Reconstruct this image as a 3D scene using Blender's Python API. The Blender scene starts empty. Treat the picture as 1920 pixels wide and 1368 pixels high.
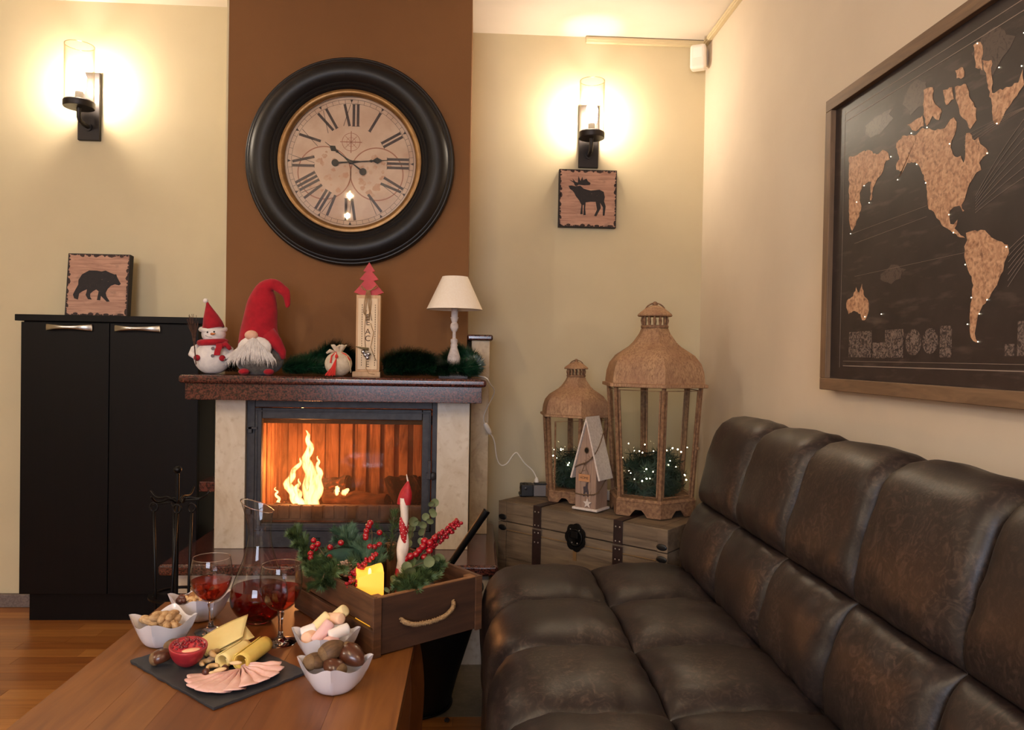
import bpy, bmesh, math, random
from mathutils import Vector, Matrix, Euler
PI = math.pi
rnd = random.Random(7)
SC = bpy.context.scene
COL = SC.collection

# ------------------------------------------------------------------ camera, world, exposure, big lamps
cam_d = bpy.data.cameras.new('camera'); cam = bpy.data.objects.new('camera', cam_d); COL.objects.link(cam)
cam_d.sensor_width = 36.0; cam_d.lens = 36.0 * 1400.0 / 1920.0
cam_d.clip_start = 0.05
cam.matrix_world = (Matrix.Translation((0, 0, 1.12)) @ Matrix.Rotation(math.radians(-2.9), 4, 'Z')
                    @ Matrix.Rotation(math.radians(90 - 0.8), 4, 'X') @ Matrix.Rotation(math.radians(1.0), 4, 'Z'))
SC.camera = cam
SC.view_settings.view_transform = 'Standard'
SC.view_settings.look = 'None'
SC.view_settings.gamma = 1.0
SC.view_settings.use_curve_mapping = False
SC.view_settings.exposure = 0.30
SC.cycles.max_bounces = 10; SC.cycles.transparent_max_bounces = 24
SC.cycles.diffuse_bounces = 4; SC.cycles.glossy_bounces = 4; SC.cycles.transmission_bounces = 8
SC.cycles.sample_clamp_indirect = 6.0
SC.cycles.caustics_reflective = False; SC.cycles.caustics_refractive = False
w = bpy.data.worlds.new('world'); SC.world = w; w.use_nodes = True
w.node_tree.nodes['Background'].inputs[0].default_value = (1.0, 0.8, 0.6, 1)
w.node_tree.nodes['Background'].inputs[1].default_value = 0.0

def lamp(name, kind, loc, energy, color, size=0.1, rot=None, size_y=None):
    d = bpy.data.lights.new(name, kind); d.energy = energy; d.color = color
    if kind == 'AREA':
        d.size = size
        if size_y: d.shape = 'RECTANGLE'; d.size_y = size_y
    elif kind in ('POINT', 'SPOT'):
        d.shadow_soft_size = size
    o = bpy.data.objects.new(name, d); o.location = loc
    if rot: o.rotation_euler = rot
    COL.objects.link(o); return o
WARM = (1.0, 0.93, 0.86)
lamp('pendant_light', 'POINT', (-1.01, 0.10, 2.36), 48, WARM, 0.018)
lamp('pendant_light', 'POINT', (-1.18, -0.80, 2.36), 38, WARM, 0.018)
lamp('pendant_light', 'POINT', (0.80, -0.10, 2.00), 24, WARM, 0.018)
lamp('wall_light', 'POINT', (-3.10, 0.05, 2.20), 34, WARM, 0.018)
lamp('cool_fill_light', 'AREA', (-0.7, -2.4, 1.5), 62, (0.72, 0.80, 1.0), 1.6, (PI / 2, 0, 0), 1.2)  # added cool fill behind the camera, no actual window
lamp('fire_light', 'POINT', (-0.66, 2.98, 0.68), 8.5, (1.0, 0.45, 0.16), 0.05)

# ------------------------------------------------------------------ helpers
def S(r, g, b):
    def c(v):
        v /= 255.0
        return v / 12.92 if v <= 0.04045 else ((v + 0.055) / 1.055) ** 2.4
    return (c(r), c(g), c(b), 1.0)

def M(name, col, rough=0.6, metal=0.0, spec=0.5, col2=None, scale=(8, 8, 8), detail=6, lo=0.35, hi=0.65, bump=0.0,
      bscale=None, bdist=0.01, coat=0.0, emit=None, estr=0.0, dist=0.0, nrough=0.6, col3=None, sheen=0.0, sss=0.0, layer=None):
    m = bpy.data.materials.new(name); m.use_nodes = True
    nt = m.node_tree; N = nt.nodes; L = nt.links
    p = N['Principled BSDF']
    p.inputs['Base Color'].default_value = col
    p.inputs['Roughness'].default_value = rough
    p.inputs['Metallic'].default_value = metal
    p.inputs['Specular IOR Level'].default_value = spec
    p.inputs['Coat Weight'].default_value = coat
    p.inputs['Coat Roughness'].default_value = 0.12
    p.inputs['Sheen Weight'].default_value = sheen
    if sss: p.inputs['Subsurface Weight'].default_value = sss; p.inputs['Subsurface Radius'].default_value = (0.02, 0.01, 0.006)
    if emit: p.inputs['Emission Color'].default_value = emit; p.inputs['Emission Strength'].default_value = estr
    if col2 or bump:
        tc = N.new('ShaderNodeTexCoord'); mp = N.new('ShaderNodeMapping'); L.new(tc.outputs['Object'], mp.inputs[0])
        mp.inputs['Scale'].default_value = scale
        nz = N.new('ShaderNodeTexNoise'); L.new(mp.outputs[0], nz.inputs['Vector'])
        nz.inputs['Scale'].default_value = 1.0; nz.inputs['Detail'].default_value = detail
        nz.inputs['Roughness'].default_value = nrough; nz.inputs['Distortion'].default_value = dist
        if col2:
            r = N.new('ShaderNodeValToRGB'); L.new(nz.outputs['Fac'], r.inputs[0])
            r.color_ramp.elements[0].position = lo; r.color_ramp.elements[0].color = col
            r.color_ramp.elements[1].position = hi; r.color_ramp.elements[1].color = col2
            if col3:
                e = r.color_ramp.elements.new((lo + hi) / 2); e.color = col3
            out = r.outputs[0]
            if layer:      # second, finer or coarser noise multiplied in: (scale, colour, low, high)
                m2 = N.new('ShaderNodeMapping'); L.new(tc.outputs['Object'], m2.inputs[0]); m2.inputs['Scale'].default_value = layer[0]
                n2 = N.new('ShaderNodeTexNoise'); L.new(m2.outputs[0], n2.inputs['Vector']); n2.inputs['Scale'].default_value = 1.0
                n2.inputs['Detail'].default_value = 8
                r2 = N.new('ShaderNodeMapRange'); L.new(n2.outputs['Fac'], r2.inputs[0]); r2.inputs[1].default_value = layer[2]; r2.inputs[2].default_value = layer[3]
                mx = N.new('ShaderNodeMix'); mx.data_type = 'RGBA'; L.new(r2.outputs[0], mx.inputs[0]); L.new(out, mx.inputs[6]); mx.inputs[7].default_value = layer[1]
                out = mx.outputs[2]
            L.new(out, p.inputs['Base Color'])
        if bump:
            src = nz
            if bscale:
                m3 = N.new('ShaderNodeMapping'); L.new(tc.outputs['Object'], m3.inputs[0]); m3.inputs['Scale'].default_value = bscale
                src = N.new('ShaderNodeTexNoise'); L.new(m3.outputs[0], src.inputs['Vector']); src.inputs['Scale'].default_value = 1.0; src.inputs['Detail'].default_value = 5
            b = N.new('ShaderNodeBump'); L.new(src.outputs['Fac'], b.inputs['Height'])
            b.inputs['Strength'].default_value = bump; b.inputs['Distance'].default_value = bdist
            L.new(b.outputs[0], p.inputs['Normal'])
    return m

def GLASS(name, tint=(1, 1, 1, 1), rough=0.02, ior=1.45, k=1.0, haze=None, edge=None):
    """thin glass: light passes straight on, with a fresnel mirror reflection"""
    m = bpy.data.materials.new(name); m.use_nodes = True
    nt = m.node_tree; N = nt.nodes; L = nt.links; N.clear()
    o = N.new('ShaderNodeOutputMaterial'); t = N.new('ShaderNodeBsdfTransparent'); t.inputs[0].default_value = tint
    g = N.new('ShaderNodeBsdfGlossy'); g.inputs['Roughness'].default_value = rough
    f0 = ((ior - 1) / (ior + 1)) ** 2
    f = N.new('ShaderNodeLayerWeight'); f.inputs[0].default_value = 0.5      # facing = 1 - |cos|: the same from both sides
    pw = N.new('ShaderNodeMath'); pw.operation = 'POWER'; pw.inputs[1].default_value = 5.0; L.new(f.outputs['Facing'], pw.inputs[0])
    mr0 = N.new('ShaderNodeMapRange'); mr0.inputs[3].default_value = f0; mr0.inputs[4].default_value = 1.0; L.new(pw.outputs[0], mr0.inputs[0])
    mu = N.new('ShaderNodeMath'); mu.operation = 'MULTIPLY'; mu.inputs[1].default_value = k; L.new(mr0.outputs[0], mu.inputs[0]); mu.use_clamp = True
    if edge:     # more glass to look through towards the silhouette
        p3 = N.new('ShaderNodeMath'); p3.operation = 'POWER'; p3.inputs[1].default_value = 3.0; L.new(f.outputs['Facing'], p3.inputs[0])
        cm = N.new('ShaderNodeMix'); cm.data_type = 'RGBA'; L.new(p3.outputs[0], cm.inputs[0]); cm.inputs[6].default_value = tint; cm.inputs[7].default_value = edge; L.new(cm.outputs[2], t.inputs[0])
    mx = N.new('ShaderNodeMixShader'); L.new(mu.outputs[0], mx.inputs[0]); L.new(t.outputs[0], mx.inputs[1]); L.new(g.outputs[0], mx.inputs[2])
    out = mx
    if haze:     # soot / dust film: (colour, low, high, scale)
        tc = N.new('ShaderNodeTexCoord'); mp = N.new('ShaderNodeMapping'); mp.inputs['Scale'].default_value = haze[3]; L.new(tc.outputs['Object'], mp.inputs[0])
        nz = N.new('ShaderNodeTexNoise'); nz.inputs['Scale'].default_value = 1.0; nz.inputs['Detail'].default_value = 5; L.new(mp.outputs[0], nz.inputs['Vector'])
        mr = N.new('ShaderNodeMapRange'); L.new(nz.outputs['Fac'], mr.inputs[0]); mr.inputs[1].default_value = 0.3; mr.inputs[2].default_value = 0.75
        mr.inputs[3].default_value = haze[1]; mr.inputs[4].default_value = haze[2]
        d = N.new('ShaderNodeBsdfDiffuse'); d.inputs[0].default_value = haze[0]
        tr = N.new('ShaderNodeBsdfTranslucent'); tr.inputs[0].default_value = haze[0]
        ad = N.new('ShaderNodeMixShader'); ad.inputs[0].default_value = 0.5; L.new(d.outputs[0], ad.inputs[1]); L.new(tr.outputs[0], ad.inputs[2])
        m2 = N.new('ShaderNodeMixShader'); L.new(mr.outputs[0], m2.inputs[0]); L.new(mx.outputs[0], m2.inputs[1]); L.new(ad.outputs[0], m2.inputs[2])
        out = m2
    L.new(out.outputs[0], o.inputs[0]); return m

def EM(name, col, s):
    m = bpy.data.materials.new(name); m.use_nodes = True; N = m.node_tree.nodes; N.clear()
    o = N.new('ShaderNodeOutputMaterial'); e = N.new('ShaderNodeEmission'); e.inputs[0].default_value = col; e.inputs[1].default_value = s
    m.node_tree.links.new(e.outputs[0], o.inputs[0]); return m

def worigin(o):
    v = Vector((0, 0, 0))
    while o: v += Vector(o.location); o = o.parent
    return v

class B:
    """collects shapes, then links them as one mesh object"""
    def __init__(s): s.v = []; s.f = []
    def add(s, vs, fs, mtx=None):
        n = len(s.v)
        s.v += [tuple(mtx @ Vector(p)) if mtx else tuple(p) for p in vs]
        s.f += [tuple(n + i for i in f) for f in fs]; return s
    def box(s, x0, x1, y0, y1, z0, z1, mtx=None):
        vs = [(x0, y0, z0), (x1, y0, z0), (x1, y1, z0), (x0, y1, z0), (x0, y0, z1), (x1, y0, z1), (x1, y1, z1), (x0, y1, z1)]
        return s.add(vs, [(3, 2, 1, 0), (4, 5, 6, 7), (0, 1, 5, 4), (1, 2, 6, 5), (2, 3, 7, 6), (3, 0, 4, 7)], mtx)
    def cbox(s, c, size, mtx=None):
        return s.box(c[0] - size[0] / 2, c[0] + size[0] / 2, c[1] - size[1] / 2, c[1] + size[1] / 2, c[2] - size[2] / 2, c[2] + size[2] / 2, mtx)
    def tube(s, pts, r, n=8, cap=True, closed=False):
        P = [Vector(p) for p in pts]; k = len(P); R = r if isinstance(r, (list, tuple)) else [r] * k
        vs = []; up = None
        for i in range(k):
            a = P[i - 1] if (i > 0 or closed) else P[i]; b = P[(i + 1) % k] if (i < k - 1 or closed) else P[i]
            t = (b - a); t = t.normalized() if t.length > 1e-9 else Vector((0, 0, 1))
            if up is None:
                up = Vector((0, 0, 1)) if abs(t.z) < 0.9 else Vector((1, 0, 0))
            u = up - t * up.dot(t)
            if u.length < 1e-6: u = t.orthogonal()
            u.normalize(); up = u; q = t.cross(u)
            for j in range(n):
                an = 2 * PI * j / n; vs.append(P[i] + (u * math.cos(an) + q * math.sin(an)) * R[i])
        fs = []
        for i in range(k if closed else k - 1):
            for j in range(n):
                i2 = (i + 1) % k
                fs.append((i * n + j, i * n + (j + 1) % n, i2 * n + (j + 1) % n, i2 * n + j))
        if cap and not closed:
            fs.append(tuple(range(n - 1, -1, -1))); fs.append(tuple((k - 1) * n + j for j in range(n)))
        return s.add(vs, fs)
    def lathe(s, prof, n=32, mtx=None, closed=False, cap=True):
        """profile of (radius, z)"""
        vs = []; fs = []; k = len(prof)
        for r, z in prof:
            for j in range(n):
                a = 2 * PI * j / n; vs.append((r * math.cos(a), r * math.sin(a), z))
        for i in range(k if closed else k - 1):
            i2 = (i + 1) % k
            for j in range(n):
                fs.append((i * n + j, i * n + (j + 1) % n, i2 * n + (j + 1) % n, i2 * n + j))
        if cap and not closed:
            if prof[0][0] > 1e-4: fs.append(tuple(range(n - 1, -1, -1)))
            if prof[-1][0] > 1e-4: fs.append(tuple((k - 1) * n + j for j in range(n)))
        return s.add(vs, fs, mtx)
    def prism(s, poly, t, mtx=None, z0=0.0):
        """polygon in xy, thickness t along z"""
        n = len(poly)
        area = sum(poly[i][0] * poly[(i + 1) % n][1] - poly[(i + 1) % n][0] * poly[i][1] for i in range(n))
        if area < 0: poly = poly[::-1]
        vs = [(p[0], p[1], z0) for p in poly] + [(p[0], p[1], z0 + t) for p in poly]
        fs = [tuple(range(n - 1, -1, -1)), tuple(range(n, 2 * n))] + [(i, (i + 1) % n, n + (i + 1) % n, n + i) for i in range(n)]
        return s.add(vs, fs, mtx)
    def ell(s, c, r, n=16, m=10, mtx=None, fn=None):
        if not isinstance(r, (list, tuple)): r = (r, r, r)
        vs = [(0, 0, -1)]
        for i in range(1, m):
            p = PI * i / m - PI / 2
            for j in range(n):
                a = 2 * PI * j / n; vs.append((math.cos(p) * math.cos(a), math.cos(p) * math.sin(a), math.sin(p)))
        vs.append((0, 0, 1)); last = len(vs) - 1
        if fn: vs = [fn(*v) for v in vs]
        vs = [(v[0] * r[0], v[1] * r[1], v[2] * r[2]) for v in vs]
        fs = [(0, 1 + (j + 1) % n, 1 + j) for j in range(n)]
        for i in range(m - 2):
            for j in range(n):
                fs.append((1 + i * n + j, 1 + i * n + (j + 1) % n, 1 + (i + 1) * n + (j + 1) % n, 1 + (i + 1) * n + j))
        fs += [(1 + (m - 2) * n + j, 1 + (m - 2) * n + (j + 1) % n, last) for j in range(n)]
        T = Matrix.Translation(c)
        return s.add(vs, fs, T @ mtx if mtx else T)
    def grid(s, fn, nu, nv, mtx=None, wrap=False):
        vs = [fn(i / nu, j / nv) for i in range(nu + 1) for j in range(nv + 1)]
        fs = []
        for i in range(nu):
            for j in range(nv):
                a = i * (nv + 1) + j; fs.append((a, a + nv + 1, a + nv + 2, a + 1))
        return s.add(vs, fs, mtx)
    def mesh(s, name, mat, smooth=False, off=None):
        me = bpy.data.meshes.new(name)
        vs = s.v if off is None else [(p[0] - off[0], p[1] - off[1], p[2] - off[2]) for p in s.v]
        me.from_pydata(vs, [], s.f); me.update()
        if mat: me.materials.append(mat)
        if smooth: me.polygons.foreach_set('use_smooth', [True] * len(me.polygons))
        return me
    def build(s, name, mat, parent=None, smooth=False, bevel=0.0, world=False, fix=True, auto=None, seg=2, solid=0.0, sub=0):
        off = worigin(parent) if (world and parent) else None
        me = s.mesh(name, mat, smooth, off)
        if fix:
            bm = bmesh.new(); bm.from_mesh(me); bmesh.ops.recalc_face_normals(bm, faces=bm.faces); bm.to_mesh(me); bm.free()
        if auto is not None: me.set_sharp_from_angle(angle=math.radians(auto))
        o = bpy.data.objects.new(name, me); COL.objects.link(o)
        if parent: o.parent = parent
        if solid:
            md = o.modifiers.new('solid', 'SOLIDIFY'); md.thickness = solid; md.offset = -1
        if sub:
            md = o.modifiers.new('sub', 'SUBSURF'); md.levels = sub; md.render_levels = sub
        if bevel:
            md = o.modifiers.new('bevel', 'BEVEL'); md.width = bevel; md.segments = seg; md.limit_method = 'ANGLE'; md.angle_limit = math.radians(40)
            if smooth or seg > 1:
                me.polygons.foreach_set('use_smooth', [True] * len(me.polygons)); md.harden_normals = True
        return o

def inst(name, me, parent, loc=(0, 0, 0), rot=None, scale=None):
    o = bpy.data.objects.new(name, me); COL.objects.link(o); o.location = loc
    if parent: o.parent = parent
    if rot: o.rotation_euler = rot
    if scale: o.scale = scale
    return o

def tag(o, label=None, cat=None, group=None, kind=None):
    if label: o['label'] = label
    if cat: o['category'] = cat
    if group: o['group'] = group
    if kind: o['kind'] = kind
    return o
def thing(name, label, cat, loc=(0, 0, 0), rz=0.0, group=None, rot=None):
    o = bpy.data.objects.new(name, None); COL.objects.link(o); o.location = loc
    o.rotation_euler = rot if rot else (0, 0, rz); o.empty_display_size = 0.05
    return tag(o, label, cat, group)
def struct(o): o['kind'] = 'structure'; return o
def copy_tree(o, parent=None):
    c = o.copy(); COL.objects.link(c)
    if parent: c.parent = parent
    for ch in [x for x in bpy.data.objects if x.parent == o]: copy_tree(ch, c)
    return c
def TRS(loc=(0, 0, 0), rot=(0, 0, 0), sc=(1, 1, 1)):
    return Matrix.Translation(loc) @ Euler(rot).to_matrix().to_4x4() @ Matrix.Diagonal((*sc, 1))
YFACE = Matrix.Rotation(PI / 2, 4, 'X')      # takes xy-plane shapes to the xz-plane, +z pointing to -y
def text_mesh(name, txt, size, mat, parent, loc, rot, depth=0.0004, align='CENTER', shear=0):
    c = bpy.data.curves.new(name, 'FONT'); c.body = txt; c.size = size; c.extrude = depth; c.align_x = align; c.align_y = 'CENTER'
    t = bpy.data.objects.new('tmp', c); COL.objects.link(t)
    dg = bpy.context.evaluated_depsgraph_get(); me = bpy.data.meshes.new_from_object(t.evaluated_get(dg))
    bpy.data.objects.remove(t); me.name = name; me.materials.clear(); me.materials.append(mat)
    return inst(name, me, parent, loc, rot)

# ------------------------------------------------------------------ materials
m_wall = M('wall_paint', S(212, 197, 162), 0.85, col2=S(207, 192, 157), scale=(3, 3, 3), bump=0.12, bscale=(260, 260, 260), bdist=0.002)
m_wallr = M('cream_wall_paint', S(226, 210, 188), 0.85, col2=S(221, 205, 183), scale=(3, 3, 3), bump=0.12, bscale=(260, 260, 260), bdist=0.002)
m_brown = M('brown_paint', S(126, 83, 42), 0.8, col2=S(121, 79, 39), scale=(3, 3, 3), bump=0.12, bscale=(260, 260, 260), bdist=0.002)
m_ceil = M('ceiling_paint', S(238, 226, 210), 0.9, col2=S(232, 220, 204), scale=(2, 2, 2))
m_dark = M('wenge_laminate', S(12, 7, 8), 0.45, col2=S(8, 5, 6), scale=(60, 60, 2), spec=0.18, bump=0.05, bdist=0.002)
m_granite = M('red_granite', S(96, 50, 42), 0.16, spec=0.6, col2=S(38, 22, 22), scale=(150, 150, 150), lo=0.40, hi=0.60, detail=3, coat=0.3,
              layer=((70, 70, 70), S(112, 62, 52), 0.55, 0.8))
m_marble = M('cream_marble', S(216, 202, 182), 0.35, col2=S(202, 184, 160), scale=(9, 9, 5), dist=2.0, layer=((40, 40, 40), S(184, 160, 130), 0.55, 0.8))
m_marble2 = M('beige_marble', S(200, 174, 132), 0.4, col2=S(178, 150, 110), scale=(10, 10, 6), dist=2.5, layer=((50, 50, 50), S(160, 130, 92), 0.55, 0.8))
m_iron = M('grey_cast_iron', S(62, 60, 62), 0.5, metal=0.35, col2=S(48, 46, 49), scale=(40, 40, 40), bump=0.15, bdist=0.003)
m_black = M('black_iron', S(18, 16, 16), 0.42, metal=0.6)
m_blackp = M('black_plastic', S(20, 20, 22), 0.4)
m_floorgap = M('floor_underlay', S(92, 54, 30), 0.6, col2=S(80, 46, 25), scale=(5, 40, 5))
m_tile = M('grey_green_tile', S(124, 112, 88), 0.45, col2=S(108, 96, 74), scale=(14, 14, 14), layer=((60, 60, 60), S(132, 120, 98), 0.5, 0.8))
m_grout = M('tile_grout', S(92, 84, 70), 0.9, col2=S(84, 76, 62), scale=(50, 50, 50))
m_chrome = M('brushed_steel', S(200, 196, 190), 0.25, metal=1.0, col2=S(170, 165, 158), scale=(4, 60, 60))
PLANKS = [M('oak_plank', S(*a), 0.33, col2=S(*b), scale=(3, 55, 10), dist=0.6, lo=0.3, hi=0.7, coat=0.15, bump=0.03, bdist=0.002)
          for a, b in (((178, 118, 58), (152, 94, 42)), ((164, 104, 48), (138, 82, 36)), ((190, 130, 68), (164, 106, 50)), ((154, 94, 42), (126, 72, 30)))]
def wood(name, a, b, scale, rough=0.5, coat=0.0, bump=0.1, lo=0.3, hi=0.7, dist=0.8):
    return M(name, S(*a), rough, col2=S(*b), scale=scale, lo=lo, hi=hi, dist=dist, coat=coat, bump=bump, bdist=0.002)
m_table = wood('cherry_table_wood', (142, 90, 42), (106, 60, 24), (26, 2.2, 10), 0.42, 0.06, 0.03)
m_table2 = wood('cherry_table_wood_dark', (122, 72, 34), (94, 50, 22), (26, 2.2, 10), 0.42, 0.06, 0.03)
m_white = M('white_glazed_china', S(232, 228, 234), 0.12, spec=0.6, coat=0.4)

# ------------------------------------------------------------------ room shell
fl = struct(B().box(-3.3, 1.16, -2.7, 3.6, -0.05, -0.004).build('floor', m_floorgap))
# oak strips, laid along x
rows = 0; y = 0.98
while y < 3.30:
    x = -2.45 + rnd.uniform(-0.5, 0)
    while x < (-0.74 if y < 1.98 else 0.30):
        ln = rnd.uniform(0.38, 0.75); x1 = min(x + ln, 0.30)
        xa = max(x, -2.6)
        if not (y > 2.34 and x1 > -1.2):
            B().box(xa + 0.0006, x1 - 0.0006, y + 0.0006, y + 0.0654, -0.003, 0.0).build('plank', PLANKS[rnd.randrange(4)], fl, world=True, fix=False)
        elif xa < -1.2:
            B().box(xa + 0.0006, -1.1206, y + 0.0006, y + 0.0654, -0.003, 0.0).build('plank', PLANKS[rnd.randrange(4)], fl, world=True, fix=False)
        x = x1 if x1 < 0.30 else 9
    y += 0.066
# stone tiles in front of and around the hearth
B().box(-1.12, 1.06, 2.292, 3.47, -0.0035, -0.002).build('grout', m_grout, fl, world=True)
for i in range(6):
    for j in range(3):
        x0 = -1.12 + i * 0.41; y0 = 2.292 + j * 0.41
        x1 = min(x0 + 0.406, 1.058); y1 = min(y0 + 0.406, 3.46)
        B().box(x0 + 0.001, x1, y0 + 0.001, y1, -0.002, 0.0005).build('tile', m_tile, fl, world=True, fix=False)
struct(B().box(-3.3, 1.16, -2.7, 3.6, 2.6, 2.7).build('ceiling', m_ceil))
struct(B().box(-3.3, -1.008, 3.31, 3.6, 0, 2.6).build('wall_back_left', m_wall))
struct(B().box(-1.008, -0.031, 3.08, 3.6, 0.93, 2.6).build('wall_breast', m_brown))
struct(B().box(-0.031, 1.16, 3.47, 3.6, 0, 2.6).build('wall_back_right', m_wall))
struct(B().box(1.06, 1.16, -2.7, 3.47, 0, 2.6).build('wall_right', m_wallr))
struct(B().box(-3.4, -3.3, -2.7, 3.6, 0, 2.6).build('wall_left', m_wall))
struct(B().box(-3.3, 1.06, -2.8, -2.7, 0, 2.6).build('wall_front', m_wall))
# cream strip drawing the bright highlight along the breast's left edge
struct(B().box(-1.016, -1.0082, 3.079, 3.31, 0.93, 2.6).build('edge_highlight', m_wall))
m_base = M('speckled_baseboard', S(126, 112, 106), 0.6, col2=S(96, 84, 80), scale=(120, 120, 120))
struct(B().box(-3.3, -1.803, 3.285, 3.31, 0, 0.055).build('baseboard_left', m_base, bevel=0.003))
m_trunk = M('cream_cable_trunking', S(222, 204, 164), 0.5, col2=S(216, 198, 158), scale=(6, 6, 6))
struct(B().box(0.492, 1.058, 3.452, 3.47, 2.570, 2.597).box(0.492, 1.058, 3.449, 3.452, 2.579, 2.588).build('trim_2', m_trunk, bevel=0.002))
struct(B().box(1.042, 1.06, -2.0, 3.45, 2.570, 2.597).box(1.039, 1.042, -2.0, 3.45, 2.579, 2.588).build('trim_3', m_trunk, bevel=0.002))
# ------------------------------------------------------------------ dark cabinet
t = thing('cabinet', 'tall dark brown two-door cabinet left of the fireplace', 'cabinet', (-1.47, 3.2, 0))
B().box(-1.822, -1.122, 3.119, 3.305, 0.115, 1.222).build('body', m_dark, t, world=True, bevel=0.001)
B().box(-1.80, -1.135, 3.135, 3.30, 0, 0.115).build('plinth', m_dark, t, world=True)
B().box(-1.842, -1.10, 3.09, 3.309, 1.222, 1.248).build('top_panel', m_dark, t, world=True, bevel=0.002)
for x0, x1, hx in ((-1.822, -1.4765, -1.63), (-1.4735, -1.122, -1.362)):
    d = B().box(x0, x1, 3.10, 3.118, 0.118, 1.218).build('door', m_dark, t, world=True, bevel=0.0015)
    def hf(u, v, hx=hx):
        a = (u - 0.5) * 2; h = 0.0065 + 0.0075 * abs(a) ** 1.6
        an = v * 2 * PI
        return (hx + a * 0.089, 3.092 - 0.018 * (1 - abs(a) ** 3) * 1.0 - 0.003 * math.cos(an), 1.1985 + h * math.sin(an))
    B().grid(hf, 20, 12).build('handle', m_chrome, d, smooth=True, world=True, fix=True)

# ------------------------------------------------------------------ animal plaques
m_plq = M('printed_wood_panel', S(192, 148, 124), 0.6, col2=S(156, 112, 92), scale=(6, 6, 70), dist=1.2, layer=((18, 18, 26), S(110, 82, 70), 0.58, 0.85))
m_plqe = M('black_panel_edge', S(36, 28, 28), 0.7)
m_plqs = M('worn_black_print', S(38, 32, 34), 0.75, col2=S(30, 25, 27), scale=(60, 60, 60), layer=((120, 120, 120), S(90, 70, 62), 0.66, 0.72))
m_smudge = M('charred_border_print', S(70, 52, 46), 0.8, col2=S(52, 38, 36), scale=(50, 50, 50))
def plaque(name, label, poly, loc, w, h, dpt, lean=0.0, extra=()):
    t = thing(name, label, 'plaque', loc, rot=(lean, 0, 0))
    B().box(-w / 2, w / 2, 0, dpt, 0, h).build('board', m_plqe, t, bevel=0.001)
    B().box(-w / 2 + 0.005, w / 2 - 0.004, -0.0012, -0.0002, 0.004, h - 0.004).build('printed_face', m_plq, t)
    b = B()   # ragged dark border, flat print
    r2 = random.Random(3)
    for k in range(150):
        u = k / 150 * 4; side = int(u); q = min(1, max(0, u - side + r2.uniform(-.02, .02))); s_ = r2.uniform(0.002, 0.006) if k % 5 else r2.uniform(0.006, 0.014)
        if side == 0: c = (-w / 2 + 0.008 + q * (w - .016), 0.004 + s_ / 3)
        elif side == 1: c = (w / 2 - 0.004 - s_ / 3, 0.006 + q * (h - .012))
        elif side == 2: c = (w / 2 - 0.008 - q * (w - .016), h - 0.004 - s_ / 3)
        else: c = (-w / 2 + 0.005 + s_ / 3, h - 0.006 - q * (h - .012))
        lx = r2.uniform(1, 2.6) if side in (0, 2) else 1; lz = r2.uniform(1, 2.6) if side in (1, 3) else 1
        pl = [(c[0] + math.cos(a) * s_ * 0.5 * lx * r2.uniform(.7, 1.2), c[1] + math.sin(a) * s_ * 0.5 * lz * r2.uniform(.7, 1.2)) for a in [j * PI / 4 for j in range(8)]]
        pl = [(max(-w / 2 + .005, min(w / 2 - .004, p[0])), max(.004, min(h - .004, p[1]))) for p in pl]
        b.prism(pl, 0.0003, YFACE, 0.0012)
    b.build('charred_edge', m_smudge, t)
    for pg in (poly,) + tuple(extra):
        B().prism([(-w / 2 + u * w, v * h) for u, v in pg], 0.0004, YFACE, 0.0016).build('silhouette', m_plqs, t)
    return t
bear = [(563,450),(580,410),(600,370),(600,330),(625,285),(680,252),(740,252),(780,258),(810,250),(850,268),(885,280),(897,278),(905,300),(925,335),(938,355),(925,368),(890,360),(860,372),(835,400),(822,430),(830,460),(858,500),(835,503),(800,470),(785,455),(782,492),(755,490),(760,455),(765,420),(745,405),(720,420),(700,440),(700,465),(715,488),(685,485),(663,450),(670,425),(672,405),(640,420),(612,440),(605,490),(575,480)]
bear = [((x - 505) / 495, (620 - y) / 505) for x, y in bear]
moose = [(612,1080),(630,1078),(650,1082),(680,1078),(700,1095),(740,1105),(790,1098),(815,1110),(822,1140),(818,1165),(828,1195),(822,1250),(812,1250),(812,1200),(795,1175),(800,1205),(785,1235),(775,1255),(762,1252),(778,1215),(770,1170),(740,1170),(712,1175),(710,1210),(714,1248),(700,1250),(703,1190),(695,1190),(696,1245),(682,1245),(688,1190),(675,1165),(655,1140),(645,1120),(635,1108),(620,1098)]
ant = [(650,1080),(640,1060),(615,1045),(640,1052),(632,1035),(650,1055),(665,1060),(668,1020),(680,1050),(690,1025),(695,1045),(715,1035),(722,1050),(738,1060),(735,1072),(700,1075),(670,1072),(660,1080)]
nm = lambda pl: [((x - 558) / 332, (1320 - y) / 338) for x, y in pl]
plaque('animal_plaque', 'square wooden plaque with walking black bear standing on the dark cabinet', bear, (-1.567, 3.175, 1.2485), 0.252, 0.262, 0.032, -0.10)
plaque('animal_plaque', 'square wooden plaque with black moose hanging under the right wall lamp', nm(moose), (0.511, 3.438, 1.714), 0.268, 0.265, 0.030, 0, (nm(ant),))

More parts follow.
